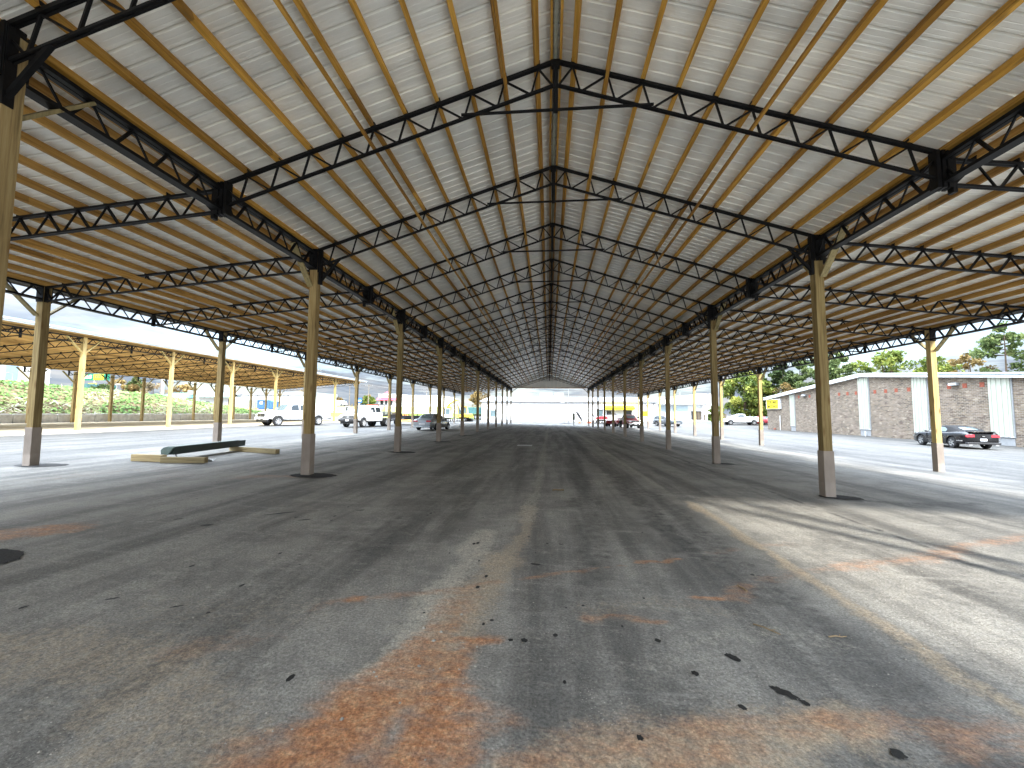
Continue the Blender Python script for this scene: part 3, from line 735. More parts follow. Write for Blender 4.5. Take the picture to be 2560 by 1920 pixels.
# ------------------------------------------------------------------ trees
M['pine_leaf'] = leafmat('pine_needles', [(0,(.04,.06,.02)),(.5,(.10,.14,.045)),(1,(.22,.25,.09))])
M['green_leaf'] = leafmat('yellow_green_leaves', [(0,(.035,.06,.012)),(.5,(.13,.17,.03)),(1,(.29,.29,.06))])
M['autumn_leaf'] = leafmat('autumn_leaves', [(0,(.07,.055,.02)),(.5,(.20,.13,.045)),(1,(.34,.25,.09))])
M['red_leaf'] = leafmat('red_leaves', [(0,(.16,.02,.015)),(.5,(.42,.05,.035)),(1,(.55,.12,.06))])
M['grey_leaf'] = leafmat('brown_grey_leaves', [(0,(.08,.07,.045)),(.5,(.19,.15,.09)),(1,(.30,.22,.13))])
M['dark_leaf'] = leafmat('dark_green_leaves', [(0,(.02,.035,.012)),(.5,(.05,.08,.025)),(1,(.11,.14,.045))])
def leaves(m, c, rad, n, size, base, squash=.75):
    for _ in range(n):
        d = Vector((random.gauss(0,1),random.gauss(0,1),random.gauss(0,1))).normalized()*rad*(random.random()**.45); d.z *= squash
        p = Vector(c)+d; s_ = size*random.uniform(.5,1.3)
        n_ = Vector((random.gauss(0,1),random.gauss(0,1),random.gauss(.5,.8))).normalized(); u_ = n_.orthogonal().normalized(); v_ = n_.cross(u_)
        a = random.random()*6.3; uu = u_*math.cos(a)+v_*math.sin(a); vv = n_.cross(uu)
        m.add([p-uu*s_, p-vv*s_*.55, p+uu*s_, p+vv*s_*.55], [(0,1,2,3)], min(1,max(0,base+random.gauss(0,.16))))
def tree(name, label, x, y, zb, h, kind, rad, mat, group=None, seed=0, sparse=1.0, src=None, base=.12, lsize=None):
    random.seed(seed or int(x*13+y*7+h*31))
    t = thing(name, label, 'tree', (x,y,zb), random.random()*6, group)
    tk = MB(); cr = MB()
    lean = random.uniform(-.03,.03)*h
    ls = lsize or (.22 if kind != 'pine' else .20)
    if kind == 'pine':
        tk.tube([(0,0,-.2),(lean*.3,0,h*.4),(lean,0,h*.95)], .17*h/11, 7, .03)
        z = h*base
        while z < h:
            f = max(0,(z/h-base)/(1-base)); L_ = rad*(1-f**1.6)*random.uniform(.6,1.1)+.35
            for _ in range(random.randint(3,5)):
                if random.random() > sparse: continue
                a = random.random()*6.3; e = Vector((math.cos(a)*L_, math.sin(a)*L_, z+random.uniform(-.1,.55)))
                b = Vector((lean*z/h,0,z)); tk.tube([b,(b+e)/2+Vector((0,0,-.08)),e], .045, 4, .012)
                for q in (.45,.7,.9,1.0):
                    leaves(cr, b.lerp(e,q)+Vector((0,0,.1)), .32+.34*L_*q*.45, int(26*sparse+10), ls, random.gauss(.5,.17), .8)
            z += h*random.uniform(.045,.075)
        leaves(cr, (lean,0,h), .5, 40, ls, .5)
    else:
        tk.tube([(0,0,-.2),(lean*.4,.1,h*.35),(lean,0,h*.8)], .19*h/9, 7, .04)
        n = int(26*(rad/3)**1.2*max(1,h/7)); pts = []
        for i in range(n):
            a = random.random()*6.3; r_ = rad*math.sqrt(random.random()); zf = base+(1-base)*random.random()
            env = math.sin(math.pi*min(1,max(.02,(zf-base)/(1-base)*.86+.12)))**.6
            c = Vector((math.cos(a)*r_*env+lean*zf, math.sin(a)*r_*env, h*zf*.95)); pts.append(c)
            leaves(cr, c, rad*random.uniform(.20,.38), int(95*sparse), ls, random.gauss(.45+.15*(zf-.5),.17))
        for c in pts[::3]:
            s0 = Vector((lean*.4,.1,h*.3)); tk.tube([s0, s0.lerp(c,.5)+Vector((0,0,.25)), c], .05*h/9, 4, .012)
    tk.build('trunk', M['bark'], t, local=True, fix=False); cr.build('crown', M[mat], t, local=True, fix=False)
    return t
TL = [  # behind the brick building and at the far right
 ('pine_tree','tall open-crowned pine at the right edge of the photo behind the brick building',46.6,47,-.4,11.4,'pine',3.2,'pine_leaf','trees behind the brick building',.6,.25),
 ('pine_tree','second tall pine cut off by the right edge of the photo',49,45.6,-.4,10.8,'pine',3.4,'pine_leaf','trees behind the brick building',.6,.25),
 ('autumn_tree','loose orange-tinged tree beside the tall pine behind the brick roof',46.4,50.3,-.4,9.6,'broad',1.9,'autumn_leaf','trees behind the brick building',.5,.35),
 ('leafy_tree','rounded green tree over the flat brick roof, just left of the yellow post',49.2,58,-.4,9.8,'broad',3.0,'green_leaf','trees behind the brick building',.8,.3),
 ('leafy_tree','bright yellow-green bushy tree above the middle of the brick roof',47.2,62,-.4,11.3,'broad',2.7,'green_leaf','trees behind the brick building',.9,.35),
 ('leafy_tree','smaller feathery green tree just right of the thick pavilion post, above the roof',45.6,66,-.4,10.2,'broad',2.3,'green_leaf','trees behind the brick building',.6,.35),
 ('pine_tree','slim pine half hidden by the thick pavilion post, over the sloping brick roof',44.7,68.4,-.2,11.6,'pine',2.6,'pine_leaf','trees behind the brick building',.8,.3),
 ('pine_tree','tall pine rising over the sloping brick roof, left of the thick pavilion post',44.3,72,-.2,12.4,'pine',3.0,'pine_leaf','trees behind the brick building',.9,.3),
 ('pine_tree','dark pine above the lower half of the sloping brick roof',43.4,76.5,-.1,12.0,'pine',3.2,'pine_leaf','trees behind the brick building',.9,.25),
 ('pine_tree','dark pine directly above the yellow storage sign',42.3,80.4,-.1,11.2,'pine',3.0,'dark_leaf','trees behind the brick building',1,.2),
 ('autumn_tree','low orange and green tree above the left end of the brick roof',37.6,70.5,-.1,6.9,'broad',2.3,'autumn_leaf','trees behind the brick building',.7,.3),
 ('leafy_tree','dark dense tree between the white pickup and the brick building',40.2,84.5,-.05,10.6,'broad',3.0,'dark_leaf','trees behind the brick building',1.1,.1),
 ('leafy_tree','big dense yellow-green tree standing behind the white pickup on the right',35.5,80,-.05,10.2,'broad',3.5,'green_leaf','trees behind the brick building',1.3,.1),
 ('leafy_tree','second dense green tree, right neighbour of the big yellow-green one',38.7,81.5,-.05,9.4,'broad',3.0,'green_leaf','trees behind the brick building',1.1,.1),
 ('shrub','low yellow-green bush beside the corner of the loading-bay building',36.6,96,.1,3.4,'broad',1.9,'green_leaf',None,.8,.05),
 # left background
 ('autumn_tree','orange tree behind the sandwich shop sign on the left',-118,105,3.2,7.0,'broad',3.2,'autumn_leaf','trees above the ivy bank',.6,.2),
 ('pine_tree','grey-green tree with a spiky top between two shed posts on the left',-113.5,106,3,7.2,'pine',2.8,'pine_leaf','trees above the ivy bank',.8,.2),
 ('autumn_tree','rusty orange tree right of the lamp post above the bank',-111.0,104,3,5.6,'broad',2.6,'autumn_leaf','trees above the ivy bank',.8,.15),
 ('bare_tree','thin brownish tree beside the thick pale pole',-107,105,3,6.6,'broad',2.8,'grey_leaf','trees above the ivy bank',.5,.2),
 ('autumn_tree','reddish brown tree behind the teal roofed building',-99,106,3,5.6,'broad',3.2,'autumn_leaf','trees above the ivy bank',.6,.15),
 ('autumn_tree','muted orange tree behind the long white building',-76,125,3.2,5.5,'broad',3.0,'grey_leaf','trees above the ivy bank',.6,.15),
 ('leafy_tree','dark green bush at the crest of the ivy bank below the sandwich sign',-47.5,40.5,2.9,1.5,'broad',1.2,'dark_leaf',None,.8,0),
 ('red_tree','bright red autumn tree across the road',-72,131,3.3,3.9,'broad',2.3,'red_leaf',None,.9,.2),
 ('autumn_tree','small golden tree right of the red one across the road',-68.5,132,3.3,3.2,'broad',1.8,'autumn_leaf',None,.7,.2),
 ('autumn_tree','orange tree behind the parked white cars across the road',-62,140,3.3,4.2,'broad',2.2,'autumn_leaf',None,.7,.2),
 ('leafy_tree','green tree left of the shop with the red awning',-56.6,128,3.3,3.6,'broad',2.4,'green_leaf',None,.8,.1),
 ('autumn_tree','round brown-green tree behind the yellow excavator',-26,150,3.3,6.0,'broad',3.0,'autumn_leaf',None,.9,.25),
 ('bare_tree','pinkish brown tree behind the dark teal container',-21.5,140,3.3,4.9,'broad',2.6,'grey_leaf',None,.7,.15)]
for nm,lab,x,y,zb,h,kd,rd,mt,gp_,spz,bs in TL:
    tree(nm,lab,x,y,zb,h,kd,rd,mt,gp_,0,spz,None,bs, .30 if y > 78 else .22)
random.seed(5)
dw = MB()
for i in range(160):
    x = -260+i*2.2; y = 330+random.uniform(-20,20)
    if -18 < x*0 : leaves(dw, (x,y,3+random.uniform(0,3.0)), random.uniform(2.5,4.5), 60, 1.0, random.gauss(.4,.15))
o = dw.build('distant_woods', M['grey_leaf'], fix=False); tag(o,'far line of low hazy trees on the left horizon','woods',kind='stuff')

# ------------------------------------------------------------------ text
def text(body, size, mat, parent, mtx, name='lettering', depth=.01, sx=1.0, align='CENTER', shear=0):
    cu = bpy.data.curves.new(name,'FONT'); cu.body = body; cu.size = size; cu.extrude = depth; cu.align_x = align; cu.align_y = 'CENTER'; cu.resolution_u = 3; cu.shear = shear; cu.offset = size*.02
    to = bpy.data.objects.new('tmp_text', cu); COL.objects.link(to)
    me = bpy.data.meshes.new_from_object(to.evaluated_get(bpy.context.evaluated_depsgraph_get())); bpy.data.objects.remove(to)
    me.transform(Matrix.Translation(-WP.get(parent.name, Vector((0,0,0)))) @ mtx @ Matrix.Diagonal((sx,1,1,1))); me.materials.clear(); me.materials.append(mat); me.name = name
    o = bpy.data.objects.new(name, me); COL.objects.link(o); o.parent = parent; WP[o.name] = WP.get(parent.name, Vector((0,0,0)))
    return o
def faceS(x,y,z): return Matrix.Translation((x,y,z)) @ Matrix.Rotation(R(90),4,'X')            # readable from -Y
def faceW(x,y,z): return Matrix.Translation((x,y,z)) @ Matrix.Rotation(R(-90),4,'Z') @ Matrix.Rotation(R(90),4,'X')  # readable from -X

# ------------------------------------------------------------------ brick building on the right
bk = thing('brick_building', 'long brown brick building with a low gable and pale green wall panels on the right', 'building', (30.6,43.7,-.42))
rz = lambda y: 5.50-.0905*abs(y-43.7)
MB().prism([(62,-.6),(62,rz(62)),(43.7,rz(43.7)),(25.4,rz(25.4)),(25.4,-.6)],'X',30.6,41).build('wall', M['brick'], bk)
MB().prism([(62.25,rz(62.25)-.0),(62.25,rz(62.25)+.17),(43.7,rz(43.7)+.17),(25.15,rz(25.15)+.17),(25.15,rz(25.15)),(43.7,rz(43.7))],'X',30.3,41.3).build('roof', M['bluegrey_trim'], bk)
def band(x0,x1,a,b,mat,nm): MB().prism([(62.3,rz(62.3)+a),(62.3,rz(62.3)+b),(43.7,rz(43.7)+b),(25.1,rz(25.1)+b),(25.1,rz(25.1)+a),(43.7,rz(43.7)+a)],'X',x0,x1).build(nm, mat, bk)
band(30.22,30.30,.09,.2,M['white_trim'],'fascia'); band(30.24,30.6,-.16,-.02,M['white_trim'],'soffit_trim')
for y0,y1,zb,zt in [(55.3,56.2,.25,4.10),(43.05,44.3,.28,5.2),(36.8,38.1,.24,4.74),(30.6,31.95,.22,4.2)]:
    f = MB().box(30.55,y0-.09,zb-.1,30.62,y1+.09,zt+.06).build('panel_frame', M['grey_trim'], bk)
    pm = MB(); n = 8
    for i in range(n):
        a = y0+(y1-y0)*i/n; b = y0+(y1-y0)*(i+1)/n; pm.box(30.50-(.03 if i%2 else 0),a,zb,30.548,b,zt)
    pm.build('wall_panel', M['pale_panel'], f)
    MB().box(30.50,y0-.05,zb-.05,30.552,y1+.05,zb).build('sill', M['white_trim'], f)
    MB().box(30.57,y0-.02,-.4,30.605,y1+.02,zb-.12).build('plinth', M['grey_trim'], f)
vp = None
for y in (54.42,52.26,50.73,49.4,47.21,45.96,44.74,42.3,41.03,39.87,38.56,34.93,33.71,32.47,28.6,27.4):
    v_ = MB()
    for i in range(3): v_.box(30.585,-.155,-.15+.105*i,30.602,.155,-.15+.105*i+.085) if False else v_.box(-.016,-.155,-.15+.105*i,.002,.155,-.065+.105*i)
    v_.box(-.006,-.17,-.17,.002,.17,.17)
    if vp is None: vp = o = v_.build('brick_vent', M['ventred'], bk, local=True)
    else: o = dup(vp)
    o.location = Vector((30.598,y,3.80))-Vector(bk.location)
for y,z in ((53.1,3.95),(34.4,3.97)):
    l = MB().box(30.36,y-.32,z-.12,30.598,y+.32,z+.1).build('wall_lamp', M['grey_trim'], bk, bevel=.03)
    MB().box(30.30,y-.28,z-.08,30.36,y+.28,z+.06).build('lamp_glass', M['headlamp'], l)
for y,z0,z1,r in ((58.6,-.4,1.5,.04),(43.6,-.42,.05,.055)):
    MB().tube([(30.5,y,z0),(30.5,y,z1)],r,8).build('pipe', M['white_trim'], bk)
MB().box(30.42,59.9,-.4,30.6,60.15,-.2).build('outlet_box', M['ventred'], bk)
MB().box(39,36,4.6,39.5,36.6,6.3).build('chimney_pipe', M['white_trim'], bk)
sg = thing('storage_sign', 'yellow storage sign in a white frame at the far corner of the brick wall', 'sign', (30.5,60.1,2.4))
MB().box(30.40,58.35,2.38,30.60,61.85,3.72).build('sign_box', M['white_trim'], sg)
MB().box(30.37,58.75,2.44,30.402,61.7,3.64).build('sign_face', M['yellow'], sg)
text('STORE SMART', .62, M['ink'], sg, faceW(30.362,60.2,3.32), sx=.66); text('MINI STORAGE', .52, M['ink'], sg, faceW(30.362,60.2,2.74), sx=.70)

# ------------------------------------------------------------------ white metal building closing the view
wb = thing('white_metal_building', 'long white metal building closing the far end of the aisle', 'building', (3.6,80,-.05))
WB = (-12.85,20.0,80,104); EZ = 3.93
wv = MB(); wv.box(WB[0],WB[2],-.3,WB[1],WB[3],EZ)
wv.build('wall', M['pale_wall'], wb)
rb = MB()
for i in range(108):
    x = WB[0]+.1+.305*i
    if x < WB[1]-.05: rb.box(x,WB[2]-.018,0.35,x+.05,WB[2]+.002,EZ-.16)
rb.build('wall_rib', M['pale_wall'], wb)
MB().box(WB[0]-.05,WB[2]-.06,-.3,WB[1]+.05,WB[2]+.01,.32).build('plinth', M['grey_trim'], wb)
rf = MB(); rf.prism([(79.75,EZ-.02),(92,EZ+1.25),(104.3,EZ-.02)],'X',WB[0]-.3,WB[1]+.3); rf.build('roof', M['grey_roof'], wb)
MB().box(WB[0]-.35,79.58,EZ-.18,WB[1]+.35,79.76,EZ+.06).build('eave_gutter', M['grey_trim'], wb)
d_ = MB().box(-12.0,79.93,.75,-10.1,80.01,2.2).build('window', M['grey_trim'], wb); MB().box(-11.1,79.9,.82,-10.2,79.935,2.12).build('pane', M['glass'], d_)
MB().prism([(-12.9,-.06),(-12.3,.85),(-10.0,.85),(-9.0,.4),(-7.5,-.06)],'Y',78.4,79.9).build('loading_ramp', M['concrete'], wb)
aw = MB(); aw.prism([(79.98,3.12),(79.98,2.45),(78.85,2.35),(78.85,2.78)],'X',10.45,15.8); aw.build('awning', M['yellow_aw'], wb)
for x0,x1,z0,z1,mt in ((10.75,11.65,1.45,2.2,'glass_d'),(14.2,15.4,1.3,2.3,'glass_d')):
    f = MB().box(x0-.07,79.93,z0-.07,x1+.07,80.01,z1+.07).build('window', M['white_trim'], wb); MB().box(x0,79.9,z0,x1,79.935,z1).build('pane', M[mt], f)
dd = MB().box(12.3,79.92,.3,13.3,80.01,2.3).build('door', M['white_trim'], wb); MB().box(13.15,79.86,1.2,13.2,79.925,1.3).build('handle', M['grey_trim'], dd)
for x in (18.75,19.35): MB().box(x,79.86,.0,x+.12,79.98,EZ-.2).build('downspout', M['white_trim' if x < 19 else 'grey_trim'], wb)
MB().box(-5.7,79.6,3.35,-5.2,79.95,3.5).build('wall_lamp', M['grey_trim'], wb); MB().box(17.9,79.6,3.2,18.4,79.95,3.35).build('wall_lamp', M['grey_trim'], wb)
ys = thing('notice_sign', 'small yellow notice board on the white metal wall right of the awning', 'sign', (17.85,79.9,1.25))
MB().box(17.4,79.9,1.22,18.35,79.98,2.18).build('sign_face', M['yellow'], ys)
ik = MB()
for zc,xs in ((1.92,(17.72,17.86,18.0,18.14)),(1.45,(17.62,17.76,17.95,18.08))):
    for i,x in enumerate(xs): ik.box(x,79.885,zc-.08,x+.08,79.902,zc+(.10 if i%2 else .06))
ik.build('lettering', M['ink'], ys)

# loading-bay building and the big pale building behind it
lb = thing('loading_bay_building', 'low white building with pale blue roller shutters right of the white metal building', 'building', (29,95,.35))
MB().box(23.9,95,.1,33.6,108,3.6).build('wall', M['pale_wall'], lb)
MB().box(23.7,93.4,3.62,33.9,108.2,3.86).build('soffit', M['grey_trim'], lb)
MB().box(23.6,93.3,3.86,34.0,108.3,4.25).build('fascia', M['white_trim'], lb)
MB().box(23.6,93.28,4.02,34.0,93.3,4.05).build('fascia_groove', M['grey_trim'], lb)
for x0,x1 in ((24.2,26.6),(26.9,30.3)):
    f = MB().box(x0,94.93,.4,x1,95.01,3.5).build('roller_shutter', M['paleblue_door'], lb)
    s_ = MB()
    for i in range(15): s_.box(x0+.05,94.9,.42+.205*i,x1-.05,94.932,.60+.205*i)
    s_.build('slat', M['paleblue_door'], f)
f = MB().box(31.0,94.9,.45,33.2,95.01,2.3).build('open_doorway', M['dark'], lb); MB().box(31.9,94.86,.45,32.1,94.9,2.3).build('door_post', M['brown_wood'], f); MB().box(32.3,94.85,.45,33.1,94.9,2.3).build('door', M['brown_wood'], f)  # doorway is a flat near-black slab, inside shade put into its colour
MB().box(33.55,93.4,.1,33.85,93.7,3.62).build('column', M['white_trim'], lb)
MB().box(27,90.8,.02,33.5,94.8,.3).build('loading_dock', M['concrete'], lb)
bb = thing('large_pale_building', 'large pale blue-grey building with a sloping roof and faint lettering, behind the loading bays', 'building', (36,120,0))
MB().prism([(27,-.2),(27,5.45),(40.5,6.95),(40.5,-.2)],'Y',120,150).build('wall', M['bluegrey_trim'] if False else M['pale_wall'], bb)
MB().prism([(26.8,5.45),(26.8,5.75),(40.6,7.25),(40.6,6.95)],'Y',119.7,150).build('roof', M['grey_roof'], bb)
MB().box(40.5,119.5,-.2,45,140,7.3).build('side_block', M['pale_wall'], bb); MB().box(41.6,119.42,4.4,44,119.5,6.7).build('shutter', M['paleblue_door'], bb)
MB().tube([(36.5,121,6.4),(36.5,121,7.8)],.12,8).build('flue', M['grey_trim'], bb)
text('THE SOFTWARTS SOLU', .62, M['ink_grey'], bb, Matrix.Translation((37.2,119.96,5.9)) @ Matrix.Rotation(R(-6.0),4,'Y') @ Matrix.Rotation(R(90),4,'X'), sx=.62)
fence = thing('board_fence', 'weathered grey board fence beside the loading-bay building', 'fence', (37,100,.1))
fb = MB()
for i in range(24): fb.box(34.4+.25*i,99.9,.0,34.62+.25*i,99.95,1.7)
fb.build('boards', M['brown_wood'], fence)
for i in range(4): MB().box(34.5+1.9*i,99.96,0,34.62+1.9*i,100.08,1.8).build('fence_post', M['brown_wood'], fence)

# ------------------------------------------------------------------ left background buildings
bg_ = thing('beige_metal_building', 'beige metal building with a blue door above the ivy bank at the far left', 'building', (-50,30,3.9))
MB().box(-62,6,3.0,-50,37.6,9.0).build('wall', M['beige_wall'], bg_)
sd = MB()
for i in range(34): sd.box(-50,6,4.0+.15*i,-49.985,37.6,4.02+.15*i)
sd.build('siding_line', M['beige_wall'], bg_)
dd = MB().box(-50,34.35,3.95,-49.92,35.25,5.95).build('door', M['blue_door'], bg_); MB().box(-49.92,34.45,4.9,-49.86,34.52,5.0).build('handle', M['grey_trim'], dd)
rl = MB()
for yy in (33.4,34.2,35.8,36.8): rl.tube([(-49.0,yy,3.9),(-49.0,yy,4.85)],.025,6)
rl.tube([(-49,32.5,4.85),(-49,34.2,4.85)],.025,6); rl.tube([(-49,35.8,4.75),(-49,37.2,4.75)],.025,6)
rl.build('railing', M['grey_trim'], bg_)
MB().box(-49.95,37.2,3.9,-49.7,37.6,8.9).build('downspout', M['white_trim'], bg_)
bx = thing('skip_container', 'dark open-topped container with a white notice, right of the beige building', 'container', (-53,44.5,3.4))
MB().box(-54,43.0,3.3,-52,46.2,4.55).build('body', M['tealgrey'], bx); MB().box(-52.0,44.2,3.95,-51.96,45.0,4.35).build('notice', M['paper'], bx)

def box_sign(nm, lab, x, y, w_, zb, zt, mats, pole=None, grp=None):
    t = thing(nm, lab, 'sign', (x,y,pole[0] if pole else zb))
    xx = x-w_/2
    for frac,mt in mats:
        MB().box(xx,y-.12,zb,xx+w_*frac,y+.12,zt).build('sign_face', M[mt], t); xx += w_*frac
    if pole: MB().box(x-pole[1],y-.1,pole[0],x+pole[1],y+.1,zb).build('pole', M['grey_trim'], t)
    return t
ss = box_sign('sandwich_shop_sign','green sign with white and yellow lettering above the ivy bank',-83.2,70,5.6,7.05,8.25,[(1,'sgreen')],(3.2,.14))
MB().box(-83.35,69.84,7.14,-81.35,69.88,8.17).build('yellow_field', M['yellow'], ss)
text('SUB', .95, M['swhite'], ss, faceS(-84.55,69.84,7.64), sx=.92, shear=.25); text('WAY', .95, M['sgreen'], ss, faceS(-82.35,69.82,7.64), sx=.74, shear=.25)
MB().box(-84.4,69.9,6.1,-82.9,70.1,6.5).build('small_panel', M['yellow'], ss)

gb = thing('teal_roofed_building', 'low white shop with a teal roof and pale green canopy beyond the shed', 'building', (-78,85,3))
MB().box(-86,85,2.2,-67.7,97,4.6).build('wall', M['pale_wall'], gb)
MB().prism([(83.9,4.45),(90.5,5.75),(97,4.45)],'X',-86.3,-77).build('roof', M['teal_roof'], gb)
MB().box(-79.5,86,5.2,-67.6,97.3,6.1).build('parapet', M['grey_trim'], gb)
MB().prism([(83.6,4.6),(85,5.5),(85,4.6)],'X',-76,-67.8).build('canopy', M['palegreen_roof'], gb)
for x0,x1,z0,z1 in ((-78.8,-77.9,2.8,3.9),(-77.6,-76.7,2.6,3.9),(-74,-73.4,2.9,3.6),(-68.9,-68.2,2.4,4.1)):
    f = MB().box(x0-.06,84.93,z0,x1+.06,85.0,z1+.06).build('window', M['grey_trim'], gb); MB().box(x0,84.9,z0+.06,x1,84.935,z1).build('pane', M['glass_d'], f)
wl = thing('long_white_building', 'long plain white building with a grey flat fascia beyond the shed on the left', 'building', (-60,88,2.4))
MB().box(-69,87.5,1.8,-52.6,100,5.2).build('wall', M['pale_wall'], wl); MB().box(-69.2,87.2,5.2,-52.4,100.2,5.95).build('fascia', M['grey_trim'], wl)
for x in (-66.4,-64.2,-62.1,-59.6,-57.1): MB().box(x,87.4,2.0,x+.12,87.52,5.2).build('downspout', M['grey_trim'], wl)
for x in (-54.9,-54.0): MB().box(x,87.42,2.6,x+.35,87.51,3.6).build('wall_meter', M['sgreen'], wl)
def dumpster(nm, lab, x0, x1, y, zb, zt, mt, slope):
    t = thing(nm, lab, 'dumpster', ((x0+x1)/2,y,zb))
    MB().prism([(x0,zb+.12),(x0,zt),(x1-slope,zt),(x1,zt-slope*.8),(x1,zb+.12)],'Y',y,y+2.2).build('body', M[mt], t, bevel=.03)
    r_ = MB()
    for i in range(5): xx = x0+(x1-x0)*(i+.1)/5; r_.box(xx,y-.06,zb+.15,xx+.09,y,zt-.15)
    r_.build('rib', M[mt], t)
    for xx in (x0+.3,x1-.6): MB().box(xx,y+.2,zb,xx+.3,y+2,zb+.13).build('skid', M['plastic'], t)
    return t
t = dumpster('waste_container','blue waste container with a white notice in front of the long white building',-57.2,-54.2,78,1.95,3.85,'dumpster',.4); MB().box(-56.6,77.9,3.0,-56.0,77.93,3.5).build('notice', M['paper'], t); MB().box(-57,77.9,3.58,-55.6,77.93,3.66).build('stripe', M['plastic'], t)
dumpster('waste_container','grey-green waste container left of the blue one',-59.6,-57.4,78.3,1.95,3.9,'olive',.1)
m = MB(); m.grid([[(-58.4+.35*i, 74+.25*math.sin(i*.8)+.1*j, 1.35+.27*j+.10*math.sin(i*1.7+j)) for i in range(13)] for j in range(4)])
sol = m.build('barrier_netting', M['orange_net'], fix=False); md = sol.modifiers.new('thick','SOLIDIFY'); md.thickness=.03
tag(sol,'sagging orange barrier netting in front of the waste containers','netting')

rs = thing('red_awning_shop', 'small pale shop with a red awning and red cupola across the road', 'building', (-51.4,130,3.4))
MB().box(-54.3,130,3.3,-48.2,142,7.45).build('wall', M['pale_wall'], rs); MB().box(-54.4,129.85,7.45,-48.1,142,7.65).build('parapet', M['grey_trim'], rs)
MB().prism([(128.9,5.45),(130,6.25),(130,5.45)],'X',-54.6,-48.0).build('awning', M['sred'], rs)
cu = MB(); cu.add([(-53,131,7.6),(-51.3,131,7.6),(-51.3,133,7.6),(-53,133,7.6),(-52.15,132,8.5)],[(0,1,4),(1,2,4),(2,3,4),(3,0,4),(3,2,1,0)]); cu.build('cupola', M['sred'], rs)
for x0,x1 in ((-53.6,-52.6),(-52.1,-51.3),(-50.6,-49.6)):
    f = MB().box(x0,129.93,3.9,x1,130.01,5.5).build('window', M['grey_trim'], rs); MB().box(x0+.08,129.9,3.98,x1-.08,129.935,5.42).build('pane', M['glass_d'], f)
MB().lathe([(.44,0),(.44,.1)],20,(-53.1,129.86,6.88),'Y').build('sign_ring', M['orange_net'], rs); MB().lathe([(.31,0),(.31,.06)],20,(-53.1,129.82,6.88),'Y').build('sign_disc', M['swhite'], rs)
text("Bojangles'", .72, M['sred'], rs, faceS(-51.0,129.9,6.95), sx=.80)
MB().box(-52.5,129.9,6.5,-49.8,129.97,6.55).build('sign_underline', M['grey_trim'], rs)
ws = thing('white_store', 'wide white store building joined on the right of the red-awning shop', 'building', (-40.5,131,3.4))
MB().box(-48.1,131,3.3,-34.6,150,7.05).build('wall', M['pale_wall'], ws); MB().box(-48.1,130.9,5.65,-34.5,131,5.78).build('belt_course', M['grey_trim'], ws); MB().box(-48.1,130.8,6.9,-34.4,150,7.15).build('coping', M['white_trim'], ws)
for x in (-42.2,-39.2): MB().box(x,130.75,4.6,x+.3,131,5.5).build('wall_lamp', M['grey_trim'], ws)
pav2 = box_sign('blue_sign','blue sign on two legs across the road left of the green tree',-59.0,126,2.2,4.5,6.0,[(1,'sblue')],(3.3,.5)); MB().box(-59.9,125.84,4.95,-58.1,125.88,5.4).build('white_band', M['swhite'], pav2)
bl = thing('billboard', 'white billboard showing over the roof of the white metal building', 'billboard', (.6,112,0))
for x in (-1.3,2.6): MB().box(x-.1,112.1,0,x+.1,112.3,7.2).build('pole', M['grey_trim'], bl)
MB().box(-2.3,111.9,5.55,1.0,112.1,6.95).build('sign_face', M['swhite'], bl); MB().box(1.5,111.9,5.6,3.9,112.1,7.0).build('sign_face', M['swhite'], bl)
fg_ = MB(); fg_.prism([(-2.3,5.6),(-2.1,6.0),(-1.9,6.1),(-1.9,6.75),(-1.6,6.75),(-1.6,6.1),(-1.4,6.0),(-1.2,5.6)],'Y',111.86,111.9); fg_.build('figure_silhouette', M['ink_grey'], bl)
tl = MB(); tl.box(-.9,111.87,6.3,-.5,111.9,6.85); tl.box(-.9,111.87,5.95,.4,111.9,6.05); tl.box(1.02,111.87,6.2,1.48,111.95,6.35)
for i in range(6): tl.box(1.85+.27*i,111.87,6.25,2.03+.27*i,111.9,6.5)
tl.build('lettering', M['ink_grey'], bl)

# ------------------------------------------------------------------ poles, cables
def pole(nm, lab, x, y, zb, zt, r, mt, arms=0, cat='utility pole', grp=None):
    t = thing(nm, lab, cat, (x,y,zb), 0, grp)
    MB().tube([(x,y,zb-.3),(x,y,zt)], r, 8, r*.75).build('shaft', M[mt], t)
    for i in range(arms):
        z = zt-.5-.9*i; MB().box(x-1.2,y-.06,z,x+1.2,y+.06,z+.12).build('crossarm', M[mt], t)
        q = MB()
        for xx in (-1.1,-.4,.4,1.1): q.lathe([(.05,0),(.06,.12),(.03,.2)],6,(x+xx,y,z+.12))
        q.build('insulator', M['grey_trim'], t)
    return t
PL = [(-62.5,108,1.6,13.2,.16,2,'utility pole with two crossarms rising past the right end of the shed roof'),
      (-60.0,122,3.3,10.2,.16,1,'dark utility pole left of the blue sign'),
      (-53.6,121,3.3,9.9,.15,1,'utility pole in front of the left corner of the red-awning shop'),
      (-44.5,150,3.3,10.4,.16,2,'far utility pole above the white store roof'),
      (-22.5,160,3.3,11.5,.2,0,'utility pole rising behind the dark teal container'),
      (-13.5,150,3.3,12.5,.18,1,'utility pole behind the left end of the white metal building'),
      (44.5,118,0,11.8,.18,2,'utility pole with stacked crossarms right of the large pale building'),
      (-98,98,3.2,11.5,.16,1,'utility pole far left behind the sandwich shop sign')]
for x,y,zb,zt,r,a,lab in PL: pole('utility_pole', lab, x, y, zb, zt, r, 'polewood', a, grp='utility poles along the road')
pole('floodlight_mast','tall thick pale pole rising above the shed roof on the left',-83.5,84,2.5,21.5,.28,'pale_pole',0,'pole')
